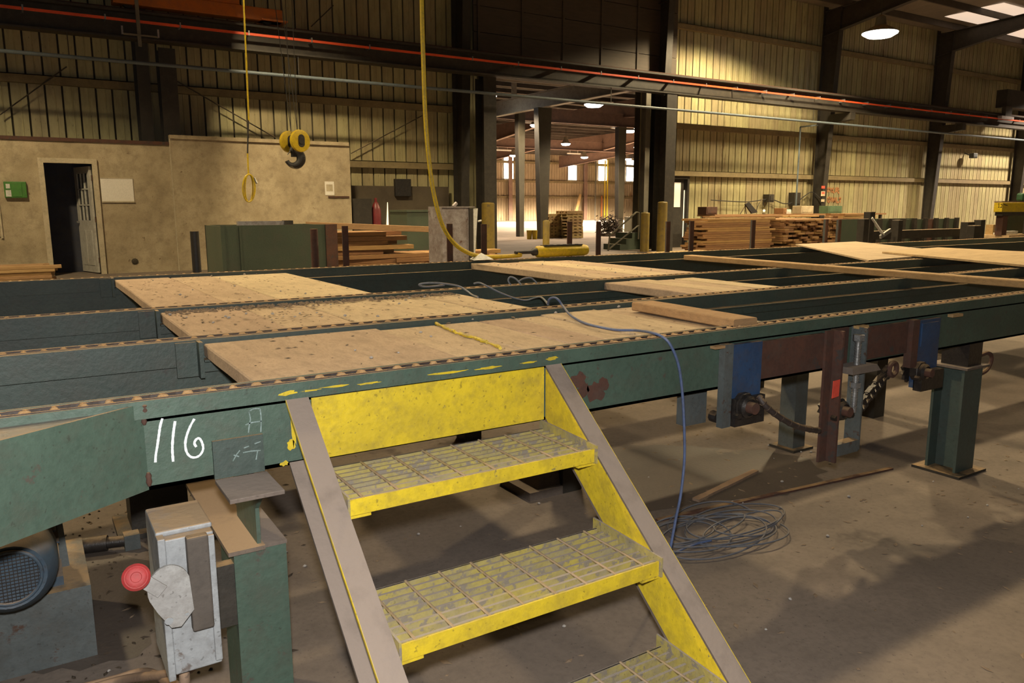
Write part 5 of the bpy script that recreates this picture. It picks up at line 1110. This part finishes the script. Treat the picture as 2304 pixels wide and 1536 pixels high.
a = PY(2190, 350, 16.9); t = thing('wall_floodlight', 'small grey floodlight fixed high on the right wall', 'floodlight', (a.x, 17.0, a.z)); MB().box(a.x-.15, a.x+.15, 16.8, 17.0, a.z-.1, a.z+.1).build('head', M['grey_steel'], t, bevel=.02); MB().bar((a.x,16.98,a.z), (a.x,17.25,a.z+.12), .04, .04).build('arm', M['grey_steel'], t)

# ================================================================== LITTER
def flakes(name, label, n_, fn, mt, smin, smax, flat=.25):
    mb = MB()
    for k in range(n_):
        p = fn(); 
        if p is None: continue
        s_ = R.uniform(smin, smax); a_ = R.uniform(0, 6.28); l_ = s_*R.uniform(1,3); dx_, dy_ = math.cos(a_), math.sin(a_); h_ = s_*flat
        q = [(dx_*l_,dy_*l_),(-dy_*s_,dx_*s_),(-dx_*l_*.8,-dy_*l_*.8),(dy_*s_*.8,-dx_*s_*.8)]
        mb.add([(p[0]+x,p[1]+y,p[2]+.0005) for x, y in q]+[(p[0],p[1],p[2]+h_+.001)], [(0,1,4),(1,2,4),(2,3,4),(3,0,4),(3,2,1,0)])
    return tag(mb.build(name, mt), label, 'litter', None, 'stuff')
def onrow(lst):
    def f():
        x0, x1, y0, y1, bias = R.choice(lst); u = R.random()
        return (R.uniform(x0,x1), y0+(y1-y0)*(1-u**bias if bias > 0 else u), .7885)
    return f
ROWS = [(.46,2.28,1.85,2.5,1),(.46,1.78,2.62,3.36,1),(.46,1.78,2.62,3.36,1),(.46,1.44,3.5,5.08,1),(.46,1.2,3.5,5.08,1),(.46,1.0,2.9,3.36,1),(2.86,3.72,3.5,5.0,1)]
flakes('bark_flakes', 'dark bark flakes scattered over the deck planks', 300, onrow(ROWS), M['bark'], .002, .006)
flakes('wood_shavings', 'pale shavings scattered over the deck planks', 260, onrow(ROWS), M['chips'], .003, .008)
def dustrow():
    x = R.uniform(.46, 1.75); return (x, 3.36-abs(R.gauss(0,.05)), .7885)
flakes('shaving_ridge', 'ridge of shavings along the third rail', 500, dustrow, M['chips'], .003, .009, .8)
def fluffpt():
    if R.random() < .45: return onrow(ROWS)()
    return (R.uniform(-.2,3.8), R.uniform(.7,2.6), .001)
def lump(name, label, n_, fn, mt, s0, s1):
    mb = MB()
    for k in range(n_):
        p = fn(); s_ = R.uniform(s0, s1); mb.lathe((p[0],p[1],p[2]), (R.uniform(-.3,.3),R.uniform(-.3,.3),1), [(s_*.5,0),(s_,s_*.35),(s_*.7,s_*.8),(s_*.1,s_*1.1)], 6)
    return tag(mb.build(name, mt), label, 'litter', None, 'stuff')
lump('fluff_bits', 'white fluff bits dotted over planks and floor', 120, fluffpt, M['fluff'], .003, .008)
flakes('floor_chips', 'wood chips scattered on the floor under the deck', 900, lambda: (R.uniform(-.3,4.2), R.uniform(.8,4.8), .001), M['chips'], .003, .010)
flakes('floor_bark', 'dark bark crumbs on the floor at lower left', 350, lambda: (R.gauss(.15,.3), R.gauss(2.7,.5), .001), M['bark'], .002, .007, .6)
